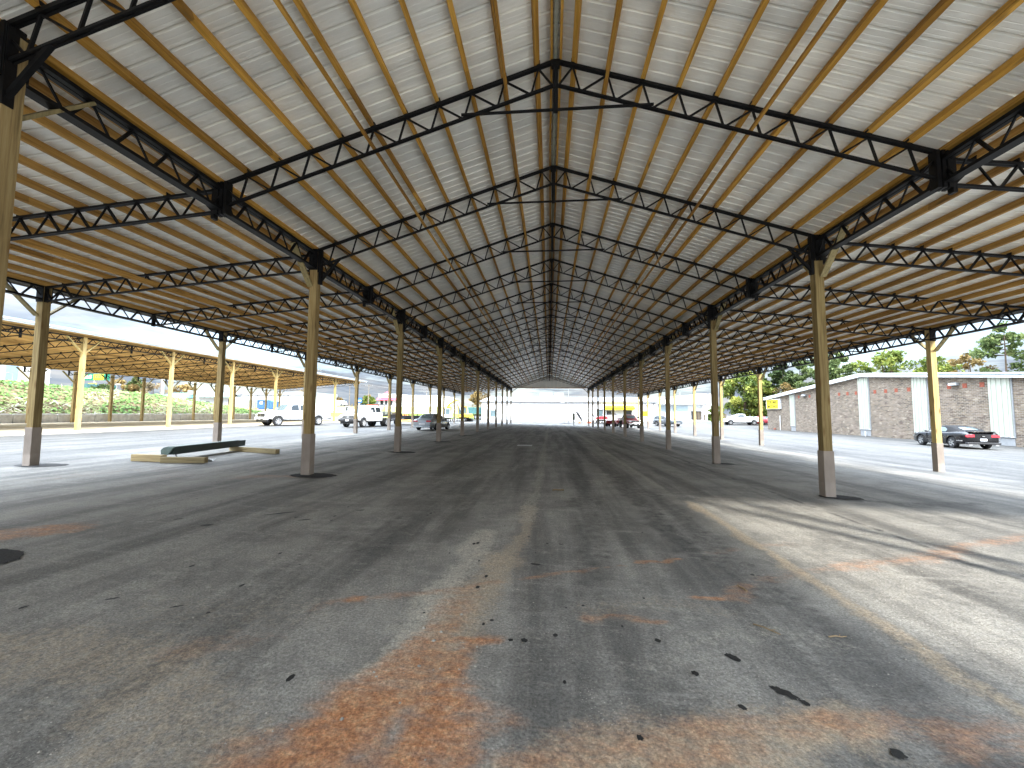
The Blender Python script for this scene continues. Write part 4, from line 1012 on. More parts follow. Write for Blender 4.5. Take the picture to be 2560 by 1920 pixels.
lp = pole('area_light','short pale lamp post above the ivy bank',-90,80,3,7.0,.16,'pale_pole',0,'lamp'); MB().box(-90.7,79.8,6.9,-89.3,80.2,7.1).build('lamp_head', M['white_trim'], lp)
wl_ = [(PL[7],PL[0]),(PL[0],PL[1]),(PL[1],PL[2]),(PL[2],PL[3]),(PL[0],PL[4]),(PL[4],PL[5]),(PL[5],PL[6]),(PL[0],PL[3])]
for i,(a,b) in enumerate(wl_):
    t = thing('power_line', 'slack run of thin power cables strung from pole to pole, number of cables visible against the cloud', 'cable', (a[0],a[1],a[3]), 0, 'power lines over the road')
    t['label'] = ['cables running from the sandwich sign to the pole by the shed end','cables sagging from the shed-end pole to the dark pole by the blue sign','short cables between the blue-sign pole and the red-awning shop pole',
                  'cables from the red-awning shop pole to the pole over the white store','long cables crossing the gap above the yellow excavator','cables above the left corner of the white metal building roof',
                  'cables seen through the far opening over the white metal building','cables crossing the sky behind the red-awning shop'][i]
    for dz,dx in ((-.3,-1.0),(-.3,.35),(-.3,1.0),(-1.3,-.9),(-1.3,.9),(-2.6,0)):
        pa = Vector((a[0]+dx,a[1],a[3]+dz)); pb = Vector((b[0]+dx,b[1],b[3]+dz)); L_ = (pb-pa).length
        MB().tube([pa.lerp(pb,q)-Vector((0,0,L_*.03*4*q*(1-q))) for q in fr(0,1,12)], .03, 4).build('cable', M['wire'], t)
lm = thing('parking_lot_lamp', 'thin lamp pole on a dark island in front of the white metal building', 'lamp', (3.25,70,-.15))
MB().tube([(3.25,70,-.15),(3.25,70,6.9)],.06,8,.045).build('shaft', M['grey_trim'], lm); MB().box(2.0,69.9,3.62,3.2,70.1,3.7).build('arm', M['grey_trim'], lm); MB().box(2.0,69.75,3.4,2.55,70.25,3.62).build('lamp_head', M['white_trim'], lm)
m = MB(); m.lathe([(1.1,0),(1.0,.1),(.5,.14)],18,(2.9,69.8,-.17)); o = m.build('traffic_island', M['patch']); o['kind']='structure'
mp_ = thing('meter_post', 'short post with a grey meter box near the lamp pole', 'meter post', (3.72,63.6,-.2)); MB().box(3.66,63.55,-.2,3.78,63.67,1.7).build('post', M['pale_pole'], mp_); MB().box(3.55,63.42,.6,3.9,63.56,1.6).build('meter_box', M['olive'], mp_)
tag(MB().bar((2.6,70.2,-.15),(2.35,70.1,1.85),.12,.12,(0,1,0)).build('leaning_bollard', M['pale_pole']), 'leaning grey bollard left of the lamp pole', 'bollard')
def cone(x,y,lab):
    t = thing('traffic_cone', lab, 'cone', (x,y,gz(x,y)), 0, 'orange cones by the red excavator')
    MB().box(-.2,-.2,0,.2,.2,.04).build('base', M['cone'], t, local=True); MB().lathe([(.16,.04),(.035,.72)],14).build('body', M['cone'], t, local=True); MB().lathe([(.118,.3),(.088,.45)],14,cap=False).build('band', M['swhite'], t, local=True)
cone(5.4,75,'orange cone under the bucket of the red mini excavator'); cone(6.9,74.6,'orange cone left of the tracks of the red mini excavator'); cone(7.3,75.2,'orange cone touching the front of the red excavator tracks')

# ------------------------------------------------------------------ gutter trim on lumber
def beam(nm, lab, p, q, w_, h_, mt='lumber', cat='lumber', ends=True):
    p = Vector(p); q = Vector(q); L_ = (q-p).length; a = math.atan2(q.y-p.y,q.x-p.x)
    m = MB().box(0,-w_/2,0,L_,w_/2,h_); o = m.build(nm, M[mt], bevel=.006); o.location = p; o.rotation_euler = (0,0,a); return tag(o, lab, cat, 'rough timbers under the gutter trim')
beam('timber_block','square rough timber at the left, under the near end of the dark gutter trim',(-11.98,11.28,.07),(-10.92,11.16,.06),.17,.19)
beam('timber_block','rough timber right of the first block, partly under the near end of the gutter',(-10.86,11.05,.06),(-9.62,11.16,.05),.15,.16)
beam('timber_block','longer rough timber under the far end of the gutter trim',(-11.75,14.75,.06),(-9.35,13.9,.04),.15,.16)
gt = thing('gutter_bundle', 'long dark green box gutter trim resting on timbers beside the left posts', 'gutter trim', (-11.22,11.7,.225), math.atan2(14.95-11.7,-11.62+11.22)-R(90))
Lg = 3.4
MB().prism([(-.16,.0),(.16,-.0),(.18,.21),(.16,.22),(-.02,.215),(-.11,.18),(-.17,.11)],'Y',-.1,Lg).build('trim_body', M['gutter'], gt, local=True)
MB().prism([(-.175,.015),(.0,-.005),(.05,.035),(.14,.17),(.178,.213),(.0,.23),(-.11,.21),(-.19,.14)],'Y',-.16,-.1).build('end_cap', M['gutter_end'], gt, local=True)
MB().prism([(-.165,.155),(-.10,.20),(0,.228),(.18,.224),(.18,.236),(-.02,.24),(-.115,.212),(-.18,.16)],'Y',-.1,Lg-.4).build('top_flange', M['gutter_end'], gt, local=True)
MB().bar((.5,-.35,-.18),(.05,.1,.0),.03,.02).build('strap', M['plastic'], gt, local=True)
m = MB()
for k in range(9):
    a = random.random()*6; x,y = -11.1+k*.13, 11.75+random.uniform(-.1,.2); m.grid([[(x+math.cos(a)*.12*i-math.sin(a)*.07*j, y+math.sin(a)*.12*i+math.cos(a)*.07*j, .07+.03*math.sin(i*2+k)) for i in range(4)] for j in range(3)])
tag(m.build('wrapping_scraps', M['paper'], fix=False), 'crumpled pale wrapping scraps on the ground under the gutter trim', 'scraps')
# ------------------------------------------------------------------ vehicles
def wheel(par, x, y, r, w_, rim='rim', spokes=5, side=-1):
    t = MB(); h = w_/2
    t.lathe([(r*.62,-h),(r*.9,-h),(r*.985,-h*.72),(r,-h*.3),(r,h*.3),(r*.985,h*.72),(r*.9,h),(r*.62,h)], 28, (0,0,0), 'X', cap=False)
    o = t.build('wheel', M['tyre'], par, local=True, loc=(x,y,r), smooth=35)
    m = MB(); so_ = side*h
    m.lathe([(r*.655,so_*.2),(r*.655,so_*.95),(r*.60,so_*.98),(r*.57,so_*.5)], 28, (0,0,0), 'X', cap=False)
    for k in range(spokes):
        a = 2*math.pi*k/spokes
        for da in ((-.13,.13) if spokes == 5 else (0,)):
            m.bar((so_*.82, r*.12*math.cos(a), r*.12*math.sin(a)), (so_*.88, r*.60*math.cos(a+da), r*.60*math.sin(a+da)), r*.09, .03, (1,0,0))
    m.lathe([(r*.15,so_*.5),(r*.15,so_*.93),(.001,so_*.95)], 12, (0,0,0), 'X', cap=False)
    m.build('rim', M[rim], o, local=True, smooth=35)
    b = MB(); b.lathe([(r*.60,so_*.3),(.001,so_*.3)], 20, (0,0,0), 'X', cap=False); b.build('brake_disc', M['plastic'], o, local=True)
    return o
def smooth_key(keys, y):
    """keys: list of tuples (y, a, b, c...) -> interpolated tuple"""
    if y <= keys[0][0]: return keys[0][1:]
    for p, q in zip(keys, keys[1:]):
        if y <= q[0]:
            t = (y-p[0])/(q[0]-p[0]); t = t*t*(3-2*t)*.5 + t*.5
            return tuple(a+(b-a)*t for a,b in zip(p[1:],q[1:]))
    return keys[-1][1:]
def body(keys, wheels, n=34, zb0=.28):
    """loft a car body; keys (y, z_bottom, z_shoulder, z_top, half_width); wheels (y, z, r) cut arches"""
    y0, y1 = keys[0][0], keys[-1][0]; ys = [y0+(y1-y0)*i/n for i in range(n+1)]
    for yc,zc,r in wheels: ys += [yc+r*math.cos(math.pi*k/12) for k in range(13)] + [yc-r-.003, yc+r+.003]
    ys = sorted(set(round(v,4) for v in ys if y0 <= v <= y1)); m = MB(); rows = []
    for y in ys:
        zb, zs, zt, hw = smooth_key(keys, y)
        za = zb
        for yc,zc,r in wheels:
            if abs(y-yc) < r: za = max(za, zc+math.sqrt(max(0,r*r-(y-yc)**2)))
        zm = max(za+.02, zb+(zs-zb)*.55)
        half = [(0,zb+.02 if za == zb else za),(.78*hw,za),(.955*hw,za+.004),(hw*.985,za+.03),(hw,zm),(hw*.985,max(zs,zm+.01)),(hw*.93,zs+(zt-zs)*.55),(hw*.80,zs+(zt-zs)*.86),(hw*.45,zt),(0,zt+.012)]
        rows.append([(a,y,b) for a,b in half] + [(-a,y,b) for a,b in half[-2:0:-1]])
    m.grid(rows, True); k = len(rows[0]); m.f.append(list(range(k))[::-1]); m.f.append([len(m.v)-k+i for i in range(k)])
    return m
def cabin_ring(y, keys):
    zb, zr, hb, ht = smooth_key(keys, y)
    return [(hb,zb),(hb+(ht-hb)*.86,zb+(zr-zb)*.86),(ht*.90,zb+(zr-zb)*.97),(ht*.55,zr),(0,zr+.015*(zr>zb+.05))]
def cabin(keys, n=26):
    y0,y1 = keys[0][0], keys[-1][0]; m = MB(); rows = []
    for i in range(n+1):
        y = y0+(y1-y0)*i/n; h = cabin_ring(y,keys); rows.append([(a,y,b) for a,b in h]+[(-a,y,b) for a,b in h[-2::-1]])
    m.grid(rows); return m
def on_side(y, t, keys, sx, off=.012):
    r = cabin_ring(y,keys); a = r[0]; b = r[1]
    return (sx*(a[0]+(b[0]-a[0])*t+off), y, a[1]+(b[1]-a[1])*t)
def side_pane(keys, sx, cols):
    """cols: (y, t_low, t_high)"""
    m = MB(); m.grid([[on_side(y,t0,keys,sx), on_side(y,(t0+t1)/2,keys,sx), on_side(y,t1,keys,sx)] for y,t0,t1 in cols]); return m
def top_pane(keys, ys, f=.9, off=.014):
    m = MB(); rows = []
    for y in ys:
        r = cabin_ring(y,keys); w_ = r[2][0]*f; zc = r[4][1]; ze = r[2][1]
        rows.append([(w_*q,y,zc+(ze-zc)*abs(q)**2.2+off) for q in (-1,-.7,-.35,0,.35,.7,1)])
    m.grid(rows); return m
def both(par, name, mat, fn, **k):
    for s in (-1,1): fn(s).build(name, M[mat], par, local=True, fix=False, **k)

# --- black convertible: heading up the lot, near side facing the camera
cx, cyy, ch = 26.05, 29.75, -R(9)
cv = thing('convertible_car', 'black convertible with a black fabric top and five-spoke wheels, parked by the brick wall', 'car', (cx,cyy,gz(cx,cyy)), ch)
K = [(-2.38,.45,.80,.90,.70),(-2.33,.40,.86,1.00,.82),(-2.05,.34,.88,1.055,.90),(-1.5,.26,.90,1.045,.955),(-.9,.22,.88,1.0,.945),(0,.20,.86,.96,.925),(.85,.21,.84,.95,.93),(1.35,.22,.82,.94,.945),(1.9,.22,.76,.86,.91),(2.25,.27,.68,.77,.80),(2.40,.34,.58,.64,.62)]
W2 = [(-1.36,.345,.395),(1.36,.345,.395)]
body(K, W2).build('body', M['black_paint'], cv, local=True, smooth=50, fix=True)
CK = [(-1.75,1.02,1.03,.74,.60),(-1.35,1.0,1.20,.78,.62),(-.85,.98,1.345,.80,.60),(-.3,.96,1.385,.81,.58),(.15,.95,1.36,.81,.57),(.45,.95,1.25,.80,.57),(1.0,.94,.95,.78,.60)]
cabin(CK).build('fabric_top', M['softtop'], cv, local=True, smooth=60)
top_pane(CK,[.97,.8,.62,.45,.32],.93).build('windscreen', M['glass'], cv, local=True, fix=False, smooth=180)
top_pane(CK,[-1.55,-1.4,-1.25,-1.12],.66).build('rear_window', M['glass'], cv, local=True, fix=False, smooth=180)
both(cv,'side_window','glass',lambda s: side_pane(CK,s,[(-.78,.10,.55),(-.5,.08,.86),(-.1,.07,.93),(.3,.06,.90),(.62,.06,.5),(.80,.05,.16)]))
for s in (-1,1):
    for y in (-1.36,1.36): wheel(cv, s*.80, y, .345, .24, 'rim', 5, s)
    d = MB(); d.box(s*.925-.004,-.62,.30,s*.925+.012,.62,.315); d.box(s*.955-.02,-.55,.44,s*.955+.004,.7,.455); d.build('side_trim', M['chrome'], cv, local=True)
    d = MB()
    for yy in (-.66,.74): d.box(s*.905,yy-.006,.36,s*.952,yy+.006,.86)
    d.build('door_gap', M['plastic'], cv, local=True)
    MB().box(s*.93,-.52,.79,s*.965,-.30,.82).build('door_handle', M['black_paint'], cv, local=True)
    MB().box(s*.90,.55,.93,s*1.06,.72,1.04).build('mirror', M['black_paint'], cv, local=True, bevel=.03)
    tlp = MB(); tlp.prism([(s*.40,.73),(s*.41,.87),(s*.70,.88),(s*.80,.82),(s*.79,.72)],'Y',-2.385,-2.20); tlp.build('taillight', M['taillamp'], cv, local=True)
    MB().box(s*.55,-2.42,.22,s*.72,-2.30,.30).build('exhaust', M['chrome'], cv, local=True)
    MB().box(s*.50,2.20,.56,s*.76,2.36,.66).build('headlight', M['headlamp'], cv, local=True, bevel=.03)
    MB().box(s*.93,-2.2,.47,s*.945-.05*s,-1.78,.52).build('bumper_crease', M['chrome'], cv, local=True)
b_ = MB(); b_.box(-.82,-2.44,.30,.82,-2.25,.42); b_.build('rear_diffuser', M['plastic'], cv, local=True, bevel=.03)
MB().box(-.16,-2.425,.50,.16,-2.395,.64).build('licence_plate', M['plate'], cv, local=True); MB().box(-.06,-2.43,.76,.06,-2.40,.80).build('emblem', M['chrome'], cv, local=True)
MB().prism([(-2.36,1.02),(-2.42,1.055),(-2.10,1.075),(-2.05,1.04)],'X',-.62,.62).build('rear_spoiler', M['black_paint'], cv, local=True)
MB().box(-.42,-1.42,1.20,-.20,-1.22,1.30).build('papers_in_window', M['paper'], cv, local=True) if False else None

# --- trucks
def truck(name, label, loc, rot, paint, crew=True, L_=6.2, wb=3.95, lift=.0, bed='pickup', bumper='white', rimm='rim_w', wide=.99, hood=1.22, roof=1.98, grille='chrome', opendoor=False, cat='pickup truck', R_=.41, front_only=None):
    t = thing(name, label, cat, loc, rot)
    fa = wb/2+.05; ra = fa-wb; yf = fa+1.0; yr = (ra-1.25) if bed == 'pickup' else ra+.95; cb = (fa-3.15 if crew else fa-2.45)
    bs = 1.30+lift
    K = [(yr if bed=='pickup' else cb-.05,.62+lift,1.16+lift,bs+.02 if bed!='pickup' else bs+.05,wide*.985)]
    if bed == 'pickup': K += [(yr+.06,.56+lift,1.18+lift,bs+.05,wide),(cb-.08,.50+lift,1.18+lift,bs+.05,wide)]
    K += [(cb,.46+lift,1.16+lift,bs,wide),(fa-.95,.46+lift,1.14+lift,bs-.03,wide),(fa-.55,.48+lift,1.08+lift,hood+lift+.02,wide*.99),(fa+.5,.50+lift,1.02+lift,hood+lift-.05,wide*.97),(yf-.10,.55+lift,.98+lift,hood+lift-.12,wide*.95),(yf,.62+lift,.92+lift,hood+lift-.22,wide*.93)]
    W_ = [(fa,R_,R_+.09)] + ([(ra,R_,R_+.09)] if bed == 'pickup' else [])
    body(K, W_, 30).build('body', M[paint], t, local=True, smooth=45)
    c0, c1 = cb+.02, fa-.52
    CK = [(c0,bs-.06,bs+.05,wide*.92,wide*.80),(c0+.10,bs-.06,roof+lift-.08,wide*.93,wide*.76),(c0+.3,bs-.06,roof+lift,wide*.93,wide*.75),(c1-.95,bs-.07,roof+lift,wide*.93,wide*.75),(c1-.72,bs-.08,roof+lift-.07,wide*.93,wide*.75),(c1,bs-.12,bs-.08,wide*.92,wide*.78)]
    cabin(CK,30).build('cab', M[paint], t, local=True, smooth=40)
    top_pane(CK,[c1-.06,c1-.25,c1-.45,c1-.64],.95).build('windscreen', M['glass'], t, local=True, fix=False, smooth=180)
    if crew:
        mid = c0+.28+(c1-.5-c0-.28)*.45
        both(t,'side_window','glass_d',lambda s: side_pane(CK,s,[(c0+.22,.14,.9),(mid-.06,.14,.93)]))
        both(t,'side_window','glass_d',lambda s: side_pane(CK,s,[(mid+.06,.13,.93),(c1-.92,.13,.93),(c1-.55,.12,.5),(c1-.35,.12,.25)]))
    else: both(t,'side_window','glass_d',lambda s: side_pane(CK,s,[(c0+.25,.14,.9),(c1-.95,.13,.93),(c1-.55,.12,.5),(c1-.35,.12,.25)]))
    for s in (-1,1):
        wheel(t, s*(wide-.13), fa, R_, .27, rimm, 8, s); wheel(t, s*(wide-.13), ra, R_, .27, rimm, 8, s)
        d = MB(); ys_ = (c0+.14, c1-.30) + ((c0+.28+(c1-.5-c0-.28)*.45,) if crew else ())
        for yy in ys_: d.box(s*wide*.965,yy-.007,.56+lift,s*(wide+.004),yy+.007,1.2+lift)
        d.build('door_gap', M['plastic'], t, local=True)
        for yy in ys_[:1]+ys_[2:]: MB().box(s*wide*.98,yy+.10,1.06+lift,s*(wide+.03),yy+.32,1.10+lift).build('door_handle', M['plastic'], t, local=True)
        MB().box(s*(wide-.02),c1-.52,1.28+lift,s*(wide+.26),c1-.36,1.52+lift).build('mirror', M[paint if paint=='white' else 'plastic'], t, local=True, bevel=.03)
        MB().box(s*wide*.60,yf-.14,.80+lift,s*wide*.93,yf+.02,1.0+lift).build('headlight', M['headlamp'], t, local=True, bevel=.02)
        if bed == 'pickup': MB().box(s*wide*.80,yr-.02,.86+lift,s*wide*.97,yr+.05,1.2+lift).build('taillight', M['taillamp'], t, local=True)
    g_ = MB().box(-wide*.58,yf-.10,.72+lift,wide*.58,yf+.025,1.02+lift).build('grille', M['plastic'], t, local=True)
    q = MB()
    for z in (.74,.86,.985): q.box(-wide*.58,yf+.02,z+lift,wide*.58,yf+.045,z+.022+lift)
    q.box(-.10,yf+.02,.83+lift,.10,yf+.06,.90+lift); q.build('grille_bar', M[grille], g_, local=True)
    MB().box(-wide*.96,yf-.16,.44+lift,wide*.96,yf+.12,.68+lift).build('front_bumper', M[bumper], t, local=True, bevel=.05)
    MB().box(-wide*.55,yf+.115,.47+lift,wide*.55,yf+.128,.56+lift).build('bumper_slot', M['plastic'], t, local=True)
    MB().box(-.16,yf+.12,.50+lift,.16,yf+.14,.65+lift).build('licence_plate', M['plate'], t, local=True)
    MB().box(-wide*.8,yf-.25,.26+lift,wide*.8,yf,.44+lift).build('air_dam', M['plastic'], t, local=True)
    if bed == 'pickup': MB().box(-wide*.95,yr-.16,.52+lift,wide*.95,yr,.70+lift).build('rear_bumper', M['chrome'], t, local=True, bevel=.03)
    MB().box(-.45,ra-.7,.36+lift,.45,fa-.6,.56+lift).build('chassis', M['plastic'], t, local=True)
    if bed == 'flat':
        MB().box(-1.12,ra-2.3,.92+lift,1.12,cb-.18,1.10+lift).build('flatbed', M['plastic'], t, local=True); MB().box(.6,ra-1.9,.5+lift,1.1,ra-.75,.92+lift).build('underbed_box', M['plastic'], t, local=True); MB().box(-.9,ra-2.1,1.10+lift,.9,ra-1.0,1.34+lift).build('bed_load', M['brown_wood'], t, local=True)
        MB().box(-1.1,ra-.8,1.10+lift,1.1,cb-.5,1.42+lift).build('toolbox', M['olive'], t, local=True) if opendoor else None
        h = MB()
        for x in (-1.0,-.35,.35,1.0): h.box(x-.03,cb-.25,1.1+lift,x+.03,cb-.19,2.1+lift)
        h.box(-1.03,cb-.25,2.04+lift,1.03,cb-.19,2.12+lift); h.box(-1.03,cb-.25,1.5+lift,1.03,cb-.19,1.56+lift); h.build('headache_rack', M['plastic'], t, local=True)
        for s in (-1,1):
            wheel(t, s*(wide-.42), ra, R_, .27, rimm, 8, s)
            MB().box(s*1.12,ra-.6,.42,s*1.0,ra-.55,.98+lift).build('mud_flap', M['plastic'], t, local=True)
        if opendoor:
            do = MB(); a = R(62); ca, sa = math.cos(a), math.sin(a); hx, hy = wide, c1-.30
            P = lambda l,z,o=0: (hx+l*sa+o*ca, hy-l*ca+o*sa, z)
            outer = [P(0,.55+lift),P(1.15,.55+lift),P(1.15,1.24+lift),P(0,1.24+lift)]; inner = [P(0,.55+lift,-.07),P(1.15,.55+lift,-.07),P(1.15,1.24+lift,-.07),P(0,1.24+lift,-.07)]
            do.add(outer+inner,[(0,1,2,3),(7,6,5,4),(0,4,5,1),(1,5,6,2),(2,6,7,3),(3,7,4,0)])
            for (l0,z0),(l1,z1) in (((0.02,1.24),(.50,1.84)),((.50,1.84),(1.13,1.86)),((1.13,1.86),(1.13,1.24)),((.62,1.24),(.62,1.84))): do.bar(P(l0,z0+lift,-.03),P(l1,z1+lift,-.03),.05,.05)
            od = do.build('open_door', M[paint], t, local=True)
            gl = MB(); gl.add([P(.1,1.27+lift,-.03),P(1.1,1.27+lift,-.03),P(1.1,1.82+lift,-.03),P(.52,1.82+lift,-.03)],[(0,1,2,3)]); gl.build('door_glass', M['glass_d'], od, local=True, fix=False)
    return t, dict(fa=fa,ra=ra,yf=yf,yr=yr,cb=cb,c0=c0,c1=c1)
def heading(dx, dy): return math.atan2(-dx, dy)
# white crew-cab pickup by the shed
truck('pickup_truck','white four-door pickup with a big chrome grille, parked in front of the open shed',(-24.1,38.0,gz(-24,38)),heading(-.50,-1),'white',True,lift=.10,R_=.43)
# white flatbed work truck with open door, trailer behind
ft_, info = truck('flatbed_truck','white flatbed work truck with its driver door swung open and a black bumper',(-17.6,39.6,gz(-17.6,39.6)),heading(-.16,-1),'white',True,bed='flat',bumper='plastic',lift=.08,opendoor=True,hood=1.24,roof=1.95,R_=.42,grille='rim_w')
am = MB(); am.lathe([(.09,0),(.09,.1)],10,(.2,info['c0']+.8,2.04)); am.box(-.55,info['c0']+.15,2.03,.55,info['c0']+.3,2.12); am.build('roof_beacon', M['cone'], ft_, local=True)
tra = thing('utility_trailer','black tandem-axle utility trailer behind the white flatbed truck','trailer',(-16.6,47.6,gz(-16.6,47.6)),heading(-.14,-1))
MB().box(-1.0,-2.2,.62,1.0,2.2,.74).build('deck', M['plastic'], tra, local=True)
r_ = MB()
for s in (-1,1):
    for y in (-2.15,-1.1,0,1.1,2.15): r_.box(s*1.0-.03,y-.03,.74,s*1.0+.03,y+.03,1.25)
    r_.box(s*1.0-.03,-2.18,1.2,s*1.0+.03,2.18,1.26)
r_.box(-1,-2.18,1.2,1,-2.12,1.26); r_.build('side_rail', M['plastic'], tra, local=True)
for s in (-1,1): MB().box(s*1.0-.02,-2.15,.74,s*1.0+.02,2.15,1.08).build('side_board', M['plastic'], tra, local=True)
MB().bar((0,2.2,.6),(0,3.6,.52),.12,.12).build('drawbar', M['plastic'], tra, local=True)
for s in (-1,1):
    for y in (-.75,.12): wheel(tra, s*1.13, y, .35, .2, 'rim_w', 8, s)
    MB().box(s*1.03,-1.2,.72,s*1.24,.6,.76).build('mudguard', M['plastic'], tra, local=True)
# white pickup at the far right
truck('pickup_truck','white regular-cab pickup with a long bed in front of the green trees on the right',(31.8,73.2,gz(31.8,73.2)),heading(-1,.06),'white',False,lift=.0,R_=.39,wb=3.6,roof=1.82,hood=1.12,rimm='rim')
# red pickup facing the camera
rp, info = truck('pickup_truck','red pickup with a silver front bumper, facing the camera between the right-hand posts',(11.05,59.3,gz(11,59)),heading(.12,-1),'red_paint',False,lift=.05,bumper='chrome',roof=1.75,hood=1.10,wb=3.2,R_=.36,wide=.90,rimm='rim')

def sedan(name, label, loc, rot, paint, K, CK, W_, panes, r, wmat='rim', cat='car', group=None, detail=True, rear=None, front=None):
    t = thing(name, label, cat, loc, rot, group)
    body(K, W_).build('body', M[paint], t, local=True, smooth=50)
    cabin(CK).build('cabin', M[paint], t, local=True, smooth=45)
    top_pane(CK, panes['front'], .92).build('windscreen', M['glass'], t, local=True, fix=False, smooth=180)
    top_pane(CK, panes['rear'], .92).build('rear_window', M['glass'], t, local=True, fix=False, smooth=180)
    for cols in panes['side']: both(t,'side_window','glass_d',lambda s: side_pane(CK,s,cols))
    hw = max(k[4] for k in K); y0, y1 = K[0][0], K[-1][0]; zs0, zs1 = K[1][2], K[-2][2]
    for s in (-1,1):
        for yc,_,_ in W_: wheel(t, s*(hw-.13), yc, r, .21, wmat, 5, s)
        MB().box(s*hw*.42,y0-.015,zs0-.10,s*hw*.88,y0+.22,zs0+.03).build('taillight', M['taillamp'], t, local=True, bevel=.02)
        MB().box(s*hw*.50,y1-.30,zs1-.10,s*hw*.84,y1-.01,zs1+.02).build('headlight', M['headlamp'], t, local=True, bevel=.02)
        MB().box(s*hw*.97,panes['mir'],CK[-1][1]-.02,s*(hw+.16),panes['mir']+.14,CK[-1][1]+.12).build('mirror', M[paint], t, local=True, bevel=.02)
        d = MB()
        for yy in panes['gaps']: d.box(s*hw*.965,yy-.006,K[0][1]+.05,s*(hw+.002),yy+.006,zs0-.02)
        d.build('door_gap', M['plastic'], t, local=True)
    MB().box(-.26,y0-.03,.50,.26,y0+.02,.63).build('licence_plate', M['plate'], t, local=True)
    MB().box(-hw*.88,y0-.05,.28,hw*.88,y0+.1,.40).build('rear_bumper', M['plastic' if rear is None else rear], t, local=True, bevel=.03)
    MB().box(-hw*.5,y1-.06,.40,hw*.5,y1+.02,.58).build('grille', M['plastic' if front is None else front], t, local=True, bevel=.02)
    return t
SK = [(-2.40,.40,.76,.86,.72),(-2.33,.34,.82,.96,.82),(-1.9,.26,.84,1.0,.87),(-1.2,.20,.84,.99,.89),(0,.19,.82,.93,.89),(1.0,.20,.80,.92,.89),(1.6,.22,.74,.86,.87),(2.2,.28,.66,.74,.78),(2.38,.36,.56,.62,.62)]
SC = [(-1.75,.96,.97,.76,.60),(-1.35,.94,1.22,.78,.60),(-1.0,.92,1.37,.79,.58),(-.4,.91,1.42,.80,.57),(.2,.90,1.40,.80,.57),(.5,.90,1.27,.79,.58),(1.1,.90,.92,.77,.60)]
sedan('sedan_car','silver four-door sedan seen from behind, parked beside the left row of posts',(-10.15,36.4,gz(-10,36.4)),-R(7),'silver',SK,SC,[(-1.30,.31,.36),(1.40,.31,.36)],
      dict(front=[1.05,.85,.65,.45],rear=[-1.66,-1.45,-1.22,-1.05],side=[[(-1.15,.14,.5),(-.95,.1,.88),(-.12,.1,.93)],[(.0,.1,.93),(.3,.08,.85),(.7,.08,.3)]],mir=.62,gaps=(-.95,-.06,.85)),.31,rear='silver')
UK = [(-2.45,.50,.98,1.08,.88),(-2.38,.42,1.0,1.14,.93),(-1.5,.32,1.02,1.15,.96),(0,.30,1.02,1.12,.97),(1.2,.30,1.0,1.12,.97),(1.9,.34,.96,1.08,.95),(2.3,.40,.88,1.0,.90),(2.42,.46,.78,.90,.84)]
UC = [(-2.40,1.08,1.12,.86,.74),(-2.2,1.06,1.62,.88,.70),(-1.6,1.06,1.74,.88,.68),(.0,1.04,1.75,.88,.68),(.35,1.04,1.64,.87,.68),(1.15,1.04,1.07,.85,.70)]
UP = dict(front=[1.08,.85,.62,.42],rear=[-2.39,-2.33,-2.27,-2.21],side=[[(-2.05,.14,.85),(-1.3,.12,.92)],[(-1.2,.12,.92),(-.35,.12,.93)],[(-.25,.12,.93),(.3,.1,.9),(.75,.08,.35)]],mir=.55,gaps=(-1.25,-.3,.95))
sv = sedan('suv_car','dark grey sport utility vehicle with a bright grille, angled between the right outer posts',(18.6,68.2,gz(18.6,68.2)),heading(.42,-1),'grey_paint',UK,UC,[(-1.45,.38,.44),(1.45,.38,.44)],UP,.38,cat='suv',front='chrome')
# parked white cars across the road
for i,(x,y,h,lab) in enumerate(((-70.2,127,1.45,'left one of the two white cars parked across the road'),(-66.2,127.5,1.5,'right one of the two white cars parked across the road'))):
    sedan('suv_car',lab,(x,y,3.38),h,'white',UK,UC,[(-1.45,.38,.44),(1.45,.38,.44)],UP,.38,cat='suv',group='white cars across the road')
sedan('sedan_car','small red car tail just showing left of the brick building corner',(36.2,75.5,gz(36,75)),heading(-.3,1),'red_paint',SK,SC,[(-1.30,.31,.36),(1.40,.31,.36)],
      dict(front=[1.05,.85,.65,.45],rear=[-1.66,-1.45,-1.22,-1.05],side=[[(-1.15,.14,.5),(-.95,.1,.88),(-.12,.1,.93)],[(.0,.1,.93),(.3,.08,.85),(.7,.08,.3)]],mir=.62,gaps=(-.95,-.06,.85)),.31)

# red and black side-by-side utility vehicle behind the person
uv = thing('utility_vehicle','small red and black utility vehicle with a pale roll cage behind the person in white','utility vehicle',(9.4,63.6,gz(9.4,63.6)),heading(-.35,-1))
MB().prism([(-1.3,.45),(-1.35,.95),(-.3,.95),(-.2,.6),(.45,.6),(.6,1.0),(1.25,.9),(1.35,.5),(1.0,.38),(-.9,.38)],'X',-.68,.68).build('body', M['red_paint'], uv, local=True, bevel=.05)
c_ = MB()
for s in (-1,1): c_.tube([(s*.62,.75,.95),(s*.58,.35,1.85),(s*.58,-.5,1.88),(s*.62,-.75,.9)],.035,6)
for y,z in ((.35,1.85),(-.5,1.88)): c_.tube([(-.58,y,z),(.58,y,z)],.035,6)
c_.build('roll_cage', M['chrome'], uv, local=True)
MB().box(-.55,-.25,.6,.55,.2,.75).build('seat', M['plastic'], uv, local=True)
for s in (-1,1):
    for y in (-.9,.92): wheel(uv, s*.62, y, .33, .26, 'plastic', 8, s)

